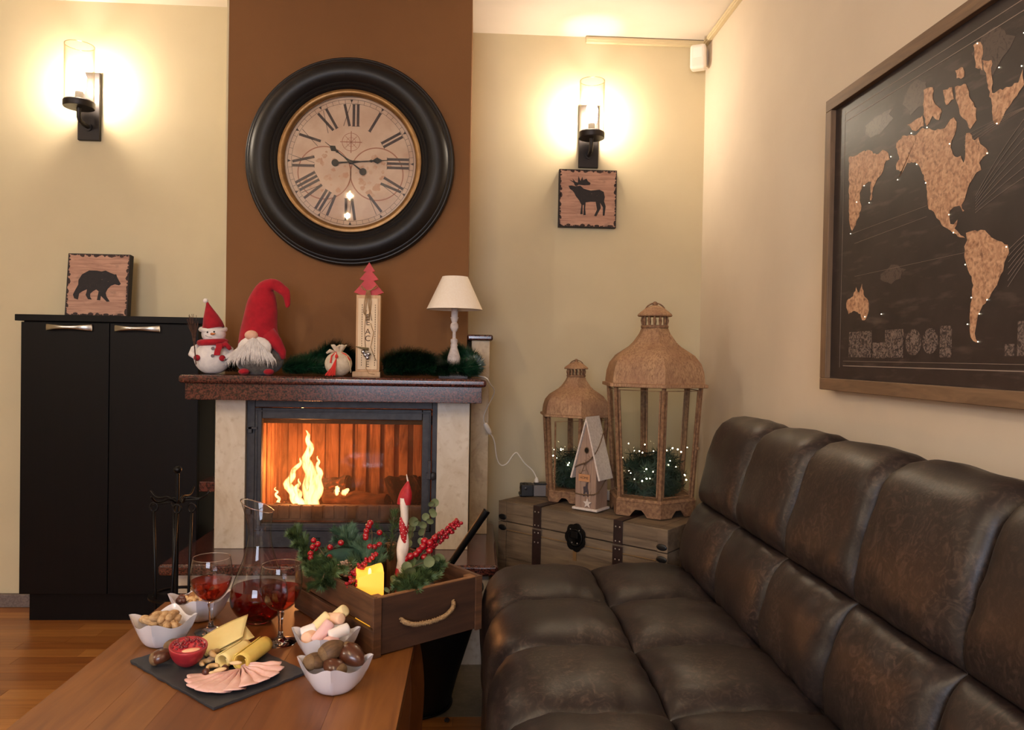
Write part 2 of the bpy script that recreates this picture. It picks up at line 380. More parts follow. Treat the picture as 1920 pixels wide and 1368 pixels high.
# ------------------------------------------------------------------ wall lamps
m_sc = M('dark_bronze', S(46, 40, 38), 0.45, metal=0.5)
m_glass = GLASS('clear_glass', (0.97, 0.975, 0.97, 1), 0.02, 1.45, 0.8)
m_bulb = EM('lit_bulb', (1.0, 0.86, 0.70, 1), 300)
m_sock = M('lamp_socket', S(190, 178, 160), 0.5)
def sconce(label, loc):
    t = thing('wall_sconce', label, 'wall lamp', loc, group='glass cylinder wall lamps')
    B().box(-0.046, 0.046, -0.018, 0, 0.0, 0.288).build('backplate', m_sc, t, bevel=0.003)
    a = [(0, -0.018, 0.055), (0, -0.06, 0.056), (0, -0.085, 0.06), (0, -0.095, 0.075), (0, -0.095, 0.115)]
    B().tube(a, 0.009, 10).lathe([(0, -0.0), (0.017, 0), (0.017, 0.006), (0, 0.006)], 16, TRS((0, -0.018, 0.055), (PI / 2, 0, 0))).build('arm', m_sc, t, smooth=True, auto=40)
    B().lathe([(0, 0.112), (0.058, 0.112), (0.060, 0.116), (0.060, 0.136), (0.057, 0.140), (0.0, 0.140)], 40, TRS((0, -0.095, 0))).build('cup', m_sc, t, smooth=True, auto=35)
    B().lathe([(0, 0.14), (0.016, 0.14), (0.016, 0.178), (0.013, 0.182), (0, 0.182)], 20, TRS((0, -0.095, 0))).build('socket', m_sock, t, smooth=True, auto=35)
    b = B().lathe([(0, 0.182), (0.012, 0.184), (0.014, 0.20), (0.024, 0.222), (0.027, 0.240), (0.021, 0.258), (0.010, 0.266), (0, 0.268)], 20, TRS((0, -0.095, 0))).build('bulb', m_bulb, t, smooth=True)
    m_sh = bpy.data.materials.get('shade_glass') or GLASS('shade_glass', (0.985, 0.98, 0.965, 1), 0.05, 1.5, 1.0, edge=(0.72, 0.62, 0.48, 1))
    g = B().lathe([(0.0545, 0.141), (0.0545, 0.370), (0.057, 0.371), (0.057, 0.141)], 48, TRS((0, -0.095, 0)), closed=True).build('glass_shade', m_sh, t, smooth=True, auto=40)
    m_rim = GLASS('glass_rim', (0.75, 0.66, 0.5, 1), 0.1, 1.6, 1.0)
    B().tube([(0.0558 * math.cos(k * PI / 24), -0.095 + 0.0558 * math.sin(k * PI / 24), 0.3705) for k in range(48)], 0.0014, 6, closed=True).build('rim', m_rim, g, smooth=True)
    return t
sconce('lit glass cylinder wall lamp above the dark cabinet', (-1.663, 3.31, 2.004))
sconce('lit glass cylinder wall lamp above the moose plaque', (0.513, 3.47, 1.992))
# alarm sensor
m_sens = M('white_plastic', S(236, 226, 214), 0.4)
t = thing('motion_sensor', 'white rounded motion sensor in the corner under the ceiling', 'sensor', (1.012, 3.42, 2.445), rz=-0.45)
B().box(-0.036, 0.036, -0.035, 0.02, 0.0, 0.112).build('housing', m_sens, t, bevel=0.014, seg=4, smooth=True)
B().box(-0.020, 0.020, -0.0362, -0.034, 0.05, 0.095).build('lens', M('white_lens', S(246, 238, 230), 0.2), t, bevel=0.004)
B().box(-0.02, 0.036, 0.02, 0.034, 0.03, 0.10).build('bracket', m_sens, t)

# ------------------------------------------------------------------ clock
m_cf = M('black_clock_frame', S(20, 17, 17), 0.46, spec=0.4, col2=S(26, 22, 21), scale=(20, 20, 20))
m_gold = M('aged_gold_ring', S(150, 112, 66), 0.38, metal=0.6, col2=S(120, 86, 48), scale=(20, 20, 20))
m_dial = M('aged_paper_dial', S(228, 196, 170), 0.75, col2=S(206, 168, 142), scale=(6, 6, 6), layer=((14, 14, 14), S(196, 150, 122), 0.5, 0.9))
m_num = M('dark_brown_print', S(74, 54, 50), 0.7, col2=S(58, 42, 40), scale=(60, 60, 60))
m_print = M('faded_red_print', S(160, 98, 74), 0.8, col2=S(172, 112, 88), scale=(40, 40, 40))
m_printf = M('faint_sepia_print', S(208, 166, 138), 0.8, col2=S(196, 146, 116), scale=(30, 30, 30), lo=0.45, hi=0.55)
CK = (-0.513, 3.08, 1.887)
t = thing('wall_clock', 'big round black framed clock with roman numerals on the brown wall', 'clock', CK)
FR = [(0.284, 0.0), (0.284, 0.030), (0.290, 0.040), (0.297, 0.046), (0.301, 0.044), (0.304, 0.048), (0.309, 0.052), (0.313, 0.050), (0.317, 0.056), (0.325, 0.066), (0.338, 0.074), (0.352, 0.077),
      (0.368, 0.074), (0.382, 0.065), (0.392, 0.052), (0.396, 0.044), (0.400, 0.044), (0.405, 0.040), (0.408, 0.034), (0.412, 0.034), (0.417, 0.028), (0.419, 0.018), (0.417, 0.0)]
XF = Matrix.Rotation(PI / 2, 4, 'X')   # local z -> -y
B().lathe(FR, 128, XF, closed=True).build('frame', m_cf, t, smooth=True, auto=50)
B().lathe([(0.262, 0.020), (0.264, 0.034), (0.270, 0.040), (0.278, 0.042), (0.286, 0.040), (0.288, 0.030), (0.280, 0.02)], 96, XF, closed=True).build('gold_ring', m_gold, t, smooth=True, auto=50)
B().lathe([(0, 0.012), (0.264, 0.012), (0.264, 0.004), (0, 0.004)], 96, XF).build('dial', m_dial, t)
Z1, Z2 = 0.0123, 0.0127
def strip(b, x0, y0, x1, y1, w, z=Z1, th=0.0004):
    d = Vector((x1 - x0, y1 - y0)); l = d.length; d /= l; nx, ny = -d.y * w / 2, d.x * w / 2
    b.prism([(x0 + nx, y0 + ny), (x0 - nx, y0 - ny), (x1 - nx, y1 - ny), (x1 + nx, y1 + ny)], th, XF, z)
def ringflat(b, cx, cy, r, w, n=72, z=Z1, a0=0, a1=2 * PI):
    vs = []; fs = []
    for k in range(n + 1):
        a = a0 + (a1 - a0) * k / n
        for rr in (r - w / 2, r + w / 2): vs.append((cx + rr * math.cos(a), cy + rr * math.sin(a), z))
    for k in range(n): fs.append((2 * k, 2 * k + 1, 2 * k + 3, 2 * k + 2))
    b.add(vs, fs, XF)
# two faint hemispheres and a compass rose, printed
b = B(); ringflat(b, -0.105, -0.045, 0.106, 0.0046, z=0.0123); ringflat(b, 0.105, -0.045, 0.106, 0.0046, z=0.0123)
b.build('hemisphere_outline', m_print, t, fix=False)
b = B(); r3 = random.Random(5)
for cx in (-0.105, 0.105):
    for k in range(26):
        a = r3.uniform(0, 6.28); q = r3.uniform(0.02, 0.092); c = (cx + q * math.cos(a), -0.045 + q * math.sin(a)); s_ = r3.uniform(0.006, 0.018)
        b.prism([(c[0] + math.cos(j * PI / 6) * s_ * r3.uniform(.5, 1.1), c[1] + math.sin(j * PI / 6) * s_ * r3.uniform(.4, 1.0)) for j in range(12)], 0.0001, XF, 0.01205 + k * 0.00001)
b.build('printed_continents', m_printf, t, fix=False)
b = B(); ringflat(b, 0, 0.082, 0.036, 0.0022, 48); ringflat(b, 0, 0.082, 0.018, 0.0014, 36)
for k in range(8):
    a = k * PI / 4; L_ = 0.044 if k % 2 == 0 else 0.032
    strip(b, 0, 0.082, L_ * math.sin(a), 0.082 + L_ * math.cos(a), 0.0035 if k % 2 == 0 else 0.002)
b.build('compass_rose', m_print, t, fix=False)
b = B(); ringflat(b, 0, 0, 0.2375, 0.0012, 120); ringflat(b, 0, 0, 0.253, 0.0014, 120)
for k in range(60):
    a = k * PI / 30; strip(b, 0.2375 * math.sin(a), 0.2375 * math.cos(a), 0.253 * math.sin(a), 0.253 * math.cos(a), 0.0012)
for k in range(12):
    a = k * PI / 6; ca, sa = math.cos(a), math.sin(a); rot = lambda x, y: (x * ca + y * sa, -x * sa + y * ca)
    b.prism([rot(-0.006, 0.253), rot(0.006, 0.253), rot(0, 0.240)], 0.0004, XF, Z1)
b.build('minute_track', m_num, t, fix=False)
NUM = ['XII', 'I', 'II', 'III', 'IV', 'V', 'VI', 'VII', 'VIII', 'IX', 'X', 'XI']
for k, s_ in enumerate(NUM):
    a = k * PI / 6; ca, sa = math.cos(a), math.sin(a)
    wd = {'I': 0.017, 'V': 0.034, 'X': 0.036}; tot = sum(wd[c] for c in s_); x = -tot / 2; b = B()
    r0, r1 = 0.146, 0.234
    def P(px, py): return (px * ca + py * sa, -px * sa + py * ca)
    def ln(xa, ya, xb, yb, w):
        p, q = P(xa, ya), P(xb, yb); strip(b, p[0], p[1], q[0], q[1], w)
    for c in s_:
        m_ = x + wd[c] / 2
        if c == 'I': ln(m_, r0, m_, r1, 0.0105)
        elif c == 'V': ln(m_ - 0.011, r1, m_ + 0.002, r0, 0.0105); ln(m_ + 0.013, r1, m_ + 0.003, r0, 0.002)
        else: ln(m_ - 0.011, r1, m_ + 0.010, r0, 0.0105); ln(m_ + 0.013, r1, m_ - 0.014, r0, 0.002)
        for yy in (r0, r1):
            if c == 'I': ln(m_ - 0.008, yy, m_ + 0.008, yy, 0.0016)
        x += wd[c]
    b.build('numeral', m_num, t, fix=False)
m_hand = M('black_clock_hand', S(12, 9, 9), 0.7, spec=0.2)
def hand(name, ang, L_, tail, z):
    a = math.radians(ang); ca, sa = math.cos(a), math.sin(a)
    R = lambda x, y: (x * ca + y * sa, -x * sa + y * ca)
    pts = [(-0.0035, -tail * .8), (-0.002, 0), (-0.006, L_ * .05), (-0.0022, L_ * .25), (-0.0025, L_ * .48), (-0.006, L_ * .53), (-0.003, L_ * .57), (-0.013, L_ * .68), (-0.004, L_ * .78), (-0.0015, L_ * .8), (-0.0008, L_)]
    pl = pts + [(-x, y) for x, y in reversed(pts)]
    b = B().prism([R(*p) for p in pl], 0.0012, XF, z)
    b.prism([R(0.0145 * math.cos(j * PI / 10), -tail + 0.0145 * math.sin(j * PI / 10)) for j in range(20)], 0.0012, XF, z)
    return b.build(name, m_hand, t)
hand('minute_hand', 85.5, 0.158, 0.062, 0.0185)
hand('hour_hand', -53, 0.130, 0.062, 0.0160)
B().lathe([(0, 0.0124), (0.008, 0.0124), (0.008, 0.022), (0.005, 0.023), (0, 0.023)], 20, XF).build('centre_pin', m_hand, t)
B().lathe([(0, 0.0262), (0.263, 0.0262), (0.263, 0.0242), (0, 0.0242)], 96, XF).build('glass_cover', m_glass, t)

# pendant lamps of the room, behind the camera (seen as reflections)
for px, py, pz in ((-1.01, 0.10, 2.36), (-1.18, -0.80, 2.36), (0.80, -0.10, 2.00)):
    p = thing('pendant_lamp', 'hanging bulb lamp with black cap and cord from the ceiling', 'lamp', (px, py, 2.6), group='pendant bulb lamps')
    B().tube([(0, 0, 0), (0, 0, pz + 0.11 - 2.6)], 0.003, 6).build('cord', m_blackp, p)
    B().lathe([(0, pz + 0.115 - 2.6), (0.016, pz + 0.11 - 2.6), (0.02, pz + 0.062 - 2.6), (0, pz + 0.062 - 2.6)], 16).build('cap', m_blackp, p, smooth=True, auto=40)
    B().ell((0, 0, pz - 2.6), (0.034, 0.034, 0.06), 16, 10).build('bulb', GLASS('pendant_glass', (1, 0.85, 0.6, 1)), p, smooth=True)
    B().ell((0, 0, pz - 2.6), (0.010, 0.010, 0.04), 10, 8).build('filament', EM('filament', (1, 0.72, 0.42, 1), 60), p, smooth=True)

# ------------------------------------------------------------------ fireplace surround
t = thing('fireplace', 'marble and red granite fireplace surround with mantel shelf and raised hearth', 'fireplace', (-0.49, 2.9, 0))
for x0, x1 in ((-0.966, -0.855), (-0.137, -0.014)):
    B().box(x0, x1, 2.85, 3.079, 0.3712, 0.938).build('pillar', m_marble, t, world=True, bevel=0.002)
B().box(-1.038, 0.030, 2.742, 3.078, 0.938, 0.998).build('mantel_apron', m_granite, t, world=True, bevel=0.002)
B().box(-1.055, 0.046, 2.718, 3.078, 0.998, 1.028).build('mantel_shelf', m_granite, t, world=True, bevel=0.011, seg=5, smooth=True)
B().box(-1.083, 0.098, 2.632, 3.305, 0.331, 0.371).build('hearth_slab', m_granite, t, world=True, bevel=0.012, seg=5, smooth=True)
B().box(-1.05, 0.065, 2.68, 3.30, 0.0005, 0.331).build('hearth_base', m_marble, t, world=True)
B().box(-0.012, 0.064, 3.10, 3.468, 0.3712, 1.176).build('side_block', m_marble2, t, world=True, bevel=0.002)
B().box(-0.0305, 0.076, 3.081, 3.468, 1.176, 1.200).build('ledge_cap', m_granite, t, world=True, bevel=0.008, seg=4, smooth=True)
B().box(-1.060, -0.967, 2.95, 3.07, 0.566, 0.606).build('side_ledge', m_granite, t, world=True, bevel=0.004)
# ------------------------------------------------------------------ fireplace insert with its burning fire
m_brick = M('firebox_lining', S(196, 134, 96), 0.85, col2=S(120, 74, 52), scale=(24, 24, 5), dist=1.0, bump=0.3, bdist=0.004)
t = thing('fireplace_insert', 'dark grey cast iron fireplace insert with glass door between marble pillars', 'fireplace insert', (-0.49, 3.0, 0.371))
XL, XR, ZB, ZT = -0.855, -0.137, 0.372, 0.9375
b = B().box(XL, XL + 0.03, 2.868, 2.93, ZB, ZT).box(XR - 0.02, XR, 2.868, 2.93, ZB, ZT).box(XL + 0.03, XR - 0.02, 2.868, 2.93, 0.905, ZT).box(XL + 0.03, XR - 0.02, 2.868, 2.93, ZB, 0.435)
b.build('outer_frame', m_iron, t, world=True, bevel=0.002)
dx0, dx1, dz0, dz1 = -0.823, -0.160, 0.437, 0.903
gx0, gx1, gz0, gz1 = -0.797, -0.194, 0.541, 0.862
d = B().box(dx0, gx0, 2.860, 2.885, dz0, dz1).box(gx1, dx1, 2.860, 2.885, dz0, dz1).box(gx0, gx1, 2.860, 2.885, gz1, dz1).box(gx0, gx1, 2.860, 2.885, dz0, 0.466).build('door_frame', m_iron, t, world=True, bevel=0.003)
b = B().box(dx0 + 0.006, dx0 + 0.011, 2.857, 2.860, dz0 + 0.01, dz1 - 0.01).box(dx1 - 0.011, dx1 - 0.006, 2.857, 2.860, dz0 + 0.01, dz1 - 0.01).box(dx0 + 0.006, dx1 - 0.006, 2.857, 2.860, dz1 - 0.014, dz1 - 0.009).box(dx0 + 0.012, dx1 - 0.012, 2.855, 2.860, 0.448, 0.458)
b.build('door_moulding', m_iron, d, world=True, bevel=0.001)
m_soot = GLASS('sooty_door_glass', (0.94, 0.86, 0.78, 1), 0.05, 1.45, 0.8, haze=((0.16, 0.09, 0.05, 1), 0.04, 0.34, (7, 7, 3)))
B().box(gx0 - 0.004, gx1 + 0.004, 2.872, 2.876, 0.466, gz1 + 0.004).build('door_glass', m_soot, d, world=True)
B().box(-0.852, -0.812, 2.852, 2.860, 0.822, 0.830).box(-0.846, -0.832, 2.852, 2.866, 0.808, 0.830).build('hinge', m_iron, d, world=True, bevel=0.001)
B().box(-0.852, -0.832, 2.852, 2.866, 0.500, 0.522).build('hinge', m_iron, d, world=True, bevel=0.001)
B().box(-0.176, -0.150, 2.846, 2.860, 0.640, 0.664).box(-0.168, -0.158, 2.838, 2.848, 0.642, 0.712).ell((-0.150, 2.848, 0.652), (0.012, 0.010, 0.016), 12, 8).build('latch', m_iron, d, world=True, bevel=0.001)
# toothed log grate seen behind the lower glass
b = B().box(-0.80, -0.19, 2.892, 2.902, 0.470, 0.530)
b.build('log_retainer', M('warm_cast_iron', S(150, 126, 106), 0.6, metal=0.1, col2=S(120, 100, 86), scale=(30, 30, 30)), t, world=True)
for k in range(14):
    x = -0.775 + k * 0.0425
    B().box(x, x + 0.034, 2.886, 2.892, 0.478, 0.528).build('grate_tooth', bpy.data.materials['warm_cast_iron'], t, world=True, bevel=0.002)
for x in (-0.592, -0.506):
    B().box(x - 0.017, x + 0.017, 2.866, 2.869, 0.398, 0.411).build('air_vent', m_black, t, world=True)
B().box(-0.652, -0.625, 2.856, 2.869, 0.398, 0.412).build('damper_slider', m_iron, t, world=True, bevel=0.002)
B().ell((-0.475, 2.86, 0.402), (0.014, 0.010, 0.012), 12, 8).build('damper_knob', m_black, t, world=True)
# firebox shell
B().box(-0.84, -0.15, 3.295, 3.305, 0.44, 0.93).box(-0.845, -0.835, 2.93, 3.305, 0.44, 0.93).box(-0.155, -0.145, 2.93, 3.305, 0.44, 0.93).box(-0.84, -0.15, 2.93, 3.305, 0.925, 0.935).box(-0.84, -0.15, 2.905, 3.305, 0.44, 0.470).build('firebox_shell', m_brick, t, world=True)
for k in range(11):
    x = -0.80 + k * 0.06
    B().box(x, x + 0.038, 3.275, 3.295, 0.47, 0.86).build('back_rib', m_brick, t, world=True, bevel=0.004)
for sx, xx in ((0, -0.835), (1, -0.175)):
    for k in range(5):
        y = 2.95 + k * 0.065
        B().box(xx, xx + 0.020, y, y + 0.042, 0.47, 0.86).build('side_rib', m_brick, t, world=True, bevel=0.004)
B().box(-0.83, -0.16, 2.94, 3.12, 0.838, 0.852).build('baffle', m_iron, t, world=True)
# logs, embers, flame
m_log = M('burning_log_bark', S(110, 62, 36), 0.9, col2=S(60, 34, 22), scale=(14, 60, 60), bump=0.6, bdist=0.01)
m_char = M('charred_log', S(40, 28, 24), 0.95, col2=S(120, 60, 30), scale=(60, 60, 60), bump=0.8, bdist=0.01, lo=0.5, hi=0.7)
def log(label, a, c, r, m):
    a = Vector(a); c = Vector(c); n = 14; pts = [a.lerp(c, k / n) + Vector((0, 0, 0.004 * math.sin(k))) for k in range(n + 1)]
    rr = [r * (1 + 0.08 * math.sin(k * 2.1)) for k in range(n + 1)]
    o = thing('log', label, 'log', tuple(a), group='logs in the fire')
    B().tube(pts, rr, 14).build('bark', m, o, smooth=True, auto=50, world=True)
    B().tube([c + (c - a).normalized() * q for q in (0.0005, 0.003)], r * 0.9, 14).build('cut_end', m_char, o, world=True)
log('split log with glowing dark end lying to the right of the flame', (-0.60, 3.10, 0.520), (-0.34, 3.02, 0.512), 0.036, m_log)
log('rough log resting behind the flame against the back', (-0.70, 3.16, 0.53), (-0.50, 3.08, 0.575), 0.040, m_char)
log('thick round log standing dark at the right of the firebox', (-0.34, 3.12, 0.54), (-0.22, 3.16, 0.545), 0.062, m_char)
log('small round log lying under the left side of the flame', (-0.78, 3.02, 0.49), (-0.69, 3.00, 0.492), 0.020, m_char)
b = B(); r4 = random.Random(11)
for k in range(260):
    x = r4.uniform(-0.80, -0.20); y = r4.uniform(2.93, 3.2); s_ = r4.uniform(0.005, 0.014)
    b.ell((x, y, 0.470 + s_ * 0.6), (s_ * r4.uniform(.8, 1.5), s_, s_ * .8), 6, 4)
m_ember = M('ash_and_embers', S(70, 46, 36), 0.95, col2=S(130, 96, 76), scale=(50, 50, 50))
nt = m_ember.node_tree; pn = nt.nodes['Principled BSDF']
tc = nt.nodes.new('ShaderNodeTexCoord'); nz = nt.nodes.new('ShaderNodeTexNoise'); nz.inputs['Scale'].default_value = 26
nt.links.new(tc.outputs['Object'], nz.inputs['Vector']); mr = nt.nodes.new('ShaderNodeMapRange'); nt.links.new(nz.outputs['Fac'], mr.inputs[0])
mr.inputs[1].default_value = 0.58; mr.inputs[2].default_value = 0.72; mr.inputs[4].default_value = 3.0
nt.links.new(mr.outputs[0], pn.inputs['Emission Strength']); pn.inputs['Emission Color'].default_value = (1, 0.25, 0.05, 1)
tag(b.build('ember_bed', m_ember), 'bed of ash and embers on the firebox floor', 'embers', kind='stuff')
# flame: curling tongues, emissive, thin at the edges
m_fl = bpy.data.materials.new('flame'); m_fl.use_nodes = True; nt = m_fl.node_tree; N = nt.nodes; L = nt.links; N.clear()
o_ = N.new('ShaderNodeOutputMaterial'); e = N.new('ShaderNodeEmission'); tr = N.new('ShaderNodeBsdfTransparent'); mx = N.new('ShaderNodeMixShader')
lw = N.new('ShaderNodeLayerWeight'); lw.inputs[0].default_value = 0.35
cr = N.new('ShaderNodeValToRGB'); cr.color_ramp.elements[0].position = 0.0; cr.color_ramp.elements[0].color = (1.0, 0.66, 0.28, 1)
cr.color_ramp.elements[1].position = 0.75; cr.color_ramp.elements[1].color = (1.0, 0.22, 0.03, 1)
L.new(lw.outputs['Facing'], cr.inputs[0]); L.new(cr.outputs[0], e.inputs[0])
st = N.new('ShaderNodeMapRange'); L.new(lw.outputs['Facing'], st.inputs[0]); st.inputs[1].default_value = 0.0; st.inputs[2].default_value = 0.8; st.inputs[3].default_value = 6; st.inputs[4].default_value = 1.2; L.new(st.outputs[0], e.inputs[1])
al = N.new('ShaderNodeMapRange'); L.new(lw.outputs['Facing'], al.inputs[0]); al.inputs[1].default_value = 0.2; al.inputs[2].default_value = 0.95; al.inputs[3].default_value = 0.85; al.inputs[4].default_value = 0.0
tc = N.new('ShaderNodeTexCoord'); mp = N.new('ShaderNodeMapping'); mp.inputs['Scale'].default_value = (60, 40, 14); L.new(tc.outputs['Object'], mp.inputs[0])
nz = N.new('ShaderNodeTexNoise'); nz.inputs['Scale'].default_value = 1; nz.inputs['Distortion'].default_value = 1.0; L.new(mp.outputs[0], nz.inputs['Vector'])
mu = N.new('ShaderNodeMath'); mu.operation = 'MULTIPLY'; nr = N.new('ShaderNodeMapRange'); L.new(nz.outputs['Fac'], nr.inputs[0]); nr.inputs[1].default_value = 0.35; nr.inputs[2].default_value = 0.6
L.new(al.outputs[0], mu.inputs[0]); L.new(nr.outputs[0], mu.inputs[1])
L.new(mu.outputs[0], mx.inputs[0]); L.new(tr.outputs[0], mx.inputs[1]); L.new(e.outputs[0], mx.inputs[2]); L.new(mx.outputs[0], o_.inputs[0])
t = thing('flame', 'tall bright yellow flame burning at the left of the firebox', 'flame', (-0.68, 3.04, 0.49))
def tongue(pts, rr, seed):
    q = random.Random(seed); P = []; n = 24
    K = len(pts) - 1
    for k in range(n + 1):
        u = k / n * K; i = min(int(u), K - 1); f = u - i
        p = Vector(pts[i]).lerp(Vector(pts[i + 1]), f); r = rr[i] * (1 - f) + rr[i + 1] * f
        P.append((p + Vector((0.005 * math.sin(k * 0.9 + seed), 0.003 * math.cos(k * .7), 0)), r * (1 + 0.07 * math.sin(k * 1.3 + seed))))
    b = B(); b.tube([p for p, r in P], [max(r, 0.0008) for p, r in P], 12)
    b.v = [(v[0], 3.04 + (v[1] - 3.04) * 0.55, v[2]) for v in b.v]
    b.build('flame_tongue', m_fl, t, smooth=True, world=True)
tongue([(-0.650, 3.04, 0.48), (-0.648, 3.04, 0.56), (-0.655, 3.04, 0.63), (-0.668, 3.04, 0.69), (-0.655, 3.04, 0.74), (-0.664, 3.04, 0.775), (-0.672, 3.04, 0.805)], [0.030, 0.033, 0.026, 0.018, 0.014, 0.008, 0.001], 1)
tongue([(-0.675, 3.05, 0.48), (-0.715, 3.05, 0.53), (-0.742, 3.05, 0.58), (-0.728, 3.05, 0.62), (-0.700, 3.05, 0.66), (-0.690, 3.05, 0.69)], [0.018, 0.021, 0.017, 0.014, 0.008, 0.001], 2)
tongue([(-0.63, 3.02, 0.50), (-0.617, 3.02, 0.57), (-0.615, 3.02, 0.63), (-0.622, 3.02, 0.67), (-0.618, 3.02, 0.70)], [0.016, 0.019, 0.013, 0.007, 0.001], 3)
tongue([(-0.675, 3.0, 0.48), (-0.69, 3.0, 0.52), (-0.700, 3.0, 0.57), (-0.688, 3.0, 0.61)], [0.016, 0.018, 0.011, 0.001], 9)
tongue([(-0.76, 3.04, 0.475), (-0.775, 3.04, 0.51), (-0.785, 3.04, 0.545), (-0.79, 3.04, 0.57)], [0.008, 0.007, 0.005, 0.001], 4)
tongue([(-0.68, 3.04, 0.845), (-0.685, 3.04, 0.87), (-0.682, 3.04, 0.90)], [0.010, 0.009, 0.002], 5)
tongue([(-0.55, 3.02, 0.548), (-0.54, 3.02, 0.565), (-0.545, 3.02, 0.58)], [0.010, 0.008, 0.001], 6)
tongue([(-0.52, 3.02, 0.550), (-0.505, 3.02, 0.560), (-0.50, 3.02, 0.570)], [0.012, 0.008, 0.001], 7)
# ------------------------------------------------------------------ mantel decorations
MZ = 1.0283
m_felt = M('red_felt', S(178, 16, 36), 0.95, col2=S(140, 8, 26), scale=(30, 30, 30), sheen=0.12, bump=0.3, bdist=0.003, lo=0.3, hi=0.75)
m_grey = M('grey_felt', S(104, 98, 92), 0.95, col2=S(70, 64, 62), scale=(60, 60, 60), sheen=0.3, bump=0.4, bdist=0.003)
m_fluff = M('white_fluff', S(240, 232, 224), 0.95, col2=S(222, 212, 204), scale=(50, 50, 50), sheen=0.5, bump=0.4, bdist=0.003)
m_skin = M('pink_felt_nose', S(230, 184, 158), 0.9, col2=S(216, 166, 140), scale=(40, 40, 40))
m_snow = M('white_felt', S(238, 230, 224), 0.9, col2=S(222, 214, 210), scale=(60, 60, 60), bump=0.3, bdist=0.002)
m_blk = M('black_bead', S(20, 16, 16), 0.25)
m_orange = M('orange_felt', S(206, 120, 60), 0.8)
m_twig = M('brown_twig', S(96, 66, 52), 0.85, col2=S(66, 44, 36), scale=(80, 80, 80))
m_button = M('brown_button', S(92, 60, 44), 0.4)
# snowman
t = thing('snowman_figure', 'white felt snowman with red hat and scarf at the left end of the mantel', 'figurine', (-0.972, 2.83, MZ), rz=0.12)
B().ell((0, 0, 0.062), (0.066, 0.055, 0.064), 28, 18, fn=lambda x, y, z: (x * (1 - 0.12 * max(z, 0)), y, max(z, -0.93))).build('body', m_snow, t, smooth=True)
B().ell((0.004, -0.004, 0.148), (0.043, 0.040, 0.037), 24, 16).build('head', m_snow, t, smooth=True)
B().tube([(0.043 * math.cos(a), 0.004 + 0.040 * math.sin(a), 0.166 + 0.006 * math.sin(a)) for a in [k * PI / 12 for k in range(24)]], 0.0085, 8, closed=True).build('hat_brim', m_fluff, t, smooth=True)
hat = [(0.002, 0, 0.170), (-0.002, 0, 0.190), (-0.008, 0, 0.212), (-0.014, 0, 0.236), (-0.019, 0, 0.256), (-0.022, 0, 0.268)]
B().tube(hat, [0.040, 0.035, 0.027, 0.016, 0.007, 0.003], 20).build('hat', m_felt, t, smooth=True)
B().ell((-0.027, 0, 0.271), 0.0095, 12, 8).build('pompom', m_fluff, t, smooth=True)
for x, z in ((-0.010, 0.154), (0.013, 0.156)): B().ell((x, -0.042, z), 0.0034, 10, 6).build('eye', m_blk, t, smooth=True)
B().tube([(0.004, -0.042, 0.148), (0.014, -0.056, 0.148), (0.022, -0.064, 0.150)], [0.0048, 0.0035, 0.001], 8).build('nose', m_orange, t, smooth=True)
B().tube([(-0.018 + k * 0.004, -0.0415 + abs(k - 5) * 0.0007, 0.142 - 0.006 * math.sin(k / 10 * PI)) for k in range(11)], 0.0009, 5).build('mouth', m_blk, t)
B().tube([(0.044 * math.cos(a), 0.042 * math.sin(a) - 0.002, 0.118 + 0.003 * math.cos(a)) for a in [k * PI / 14 for k in range(28)]], 0.0115, 10, closed=True).build('scarf', m_felt, t, smooth=True)
def cloth(pts, w, th): # flat ribbon along points
    b = B()
    vs = []; n = len(pts)
    for p in pts:
        vs += [(p[0] - w / 2, p[1] - th / 2, p[2]), (p[0] + w / 2, p[1] - th / 2, p[2]), (p[0] + w / 2, p[1] + th / 2, p[2]), (p[0] - w / 2, p[1] + th / 2, p[2])]
    fs = [(3, 2, 1, 0), tuple(4 * (n - 1) + j for j in range(4))]
    for i in range(n - 1):
        for j in range(4): fs.append((4 * i + j, 4 * i + (j + 1) % 4, 4 * i + 4 + (j + 1) % 4, 4 * i + 4 + j))
    return b.add(vs, fs)
cloth([(0.030, -0.042, 0.115), (0.034, -0.055, 0.10), (0.030, -0.062, 0.085), (0.028, -0.064, 0.070)], 0.022, 0.005).build('scarf_end', m_felt, t, bevel=0.002, smooth=True)
B().tube([(0.040, -0.04, 0.105), (0.052, -0.035, 0.112), (0.063, -0.03, 0.100), (0.068, -0.03, 0.092)], [0.009, 0.010, 0.009, 0.006], 8).build('scarf_end', m_felt, t, smooth=True)
for z in (0.095, 0.068): B().lathe([(0, 0), (0.0062, 0), (0.0062, 0.002), (0, 0.002)], 14, TRS((0.012, -0.0535 - (0.095 - z) * 0.1, z), (PI / 2, 0, 0))).build('button', m_button, t)
for s_ in (-1, 1):
    B().tube([(s_ * 0.045, 0, 0.105), (s_ * 0.066, -0.006, 0.092), (s_ * 0.070, -0.02, 0.072), (s_ * 0.050, -0.042, 0.062)], [0.010, 0.011, 0.011, 0.009], 10).build('arm', m_snow, t, smooth=True)
    B().ell((s_ * 0.044, -0.048, 0.060), (0.0115, 0.010, 0.0115), 14, 10).build('mitten', m_felt, t, smooth=True)
br = B().tube([(-0.044, -0.060, 0.036), (-0.052, -0.055, 0.11)], 0.0022, 6)
for k in range(26):
    a = rnd.uniform(-1, 1); c_ = rnd.uniform(-1, 1)
    br.tube([(-0.051, -0.054, 0.095), (-0.055 + a * 0.008, -0.05 + c_ * 0.006, 0.15), (-0.060 + a * 0.020, -0.045 + c_ * 0.014, 0.20 + rnd.uniform(-0.02, 0.02))], 0.0008, 4, cap=False)
br.build('twig_broom', m_twig, t)

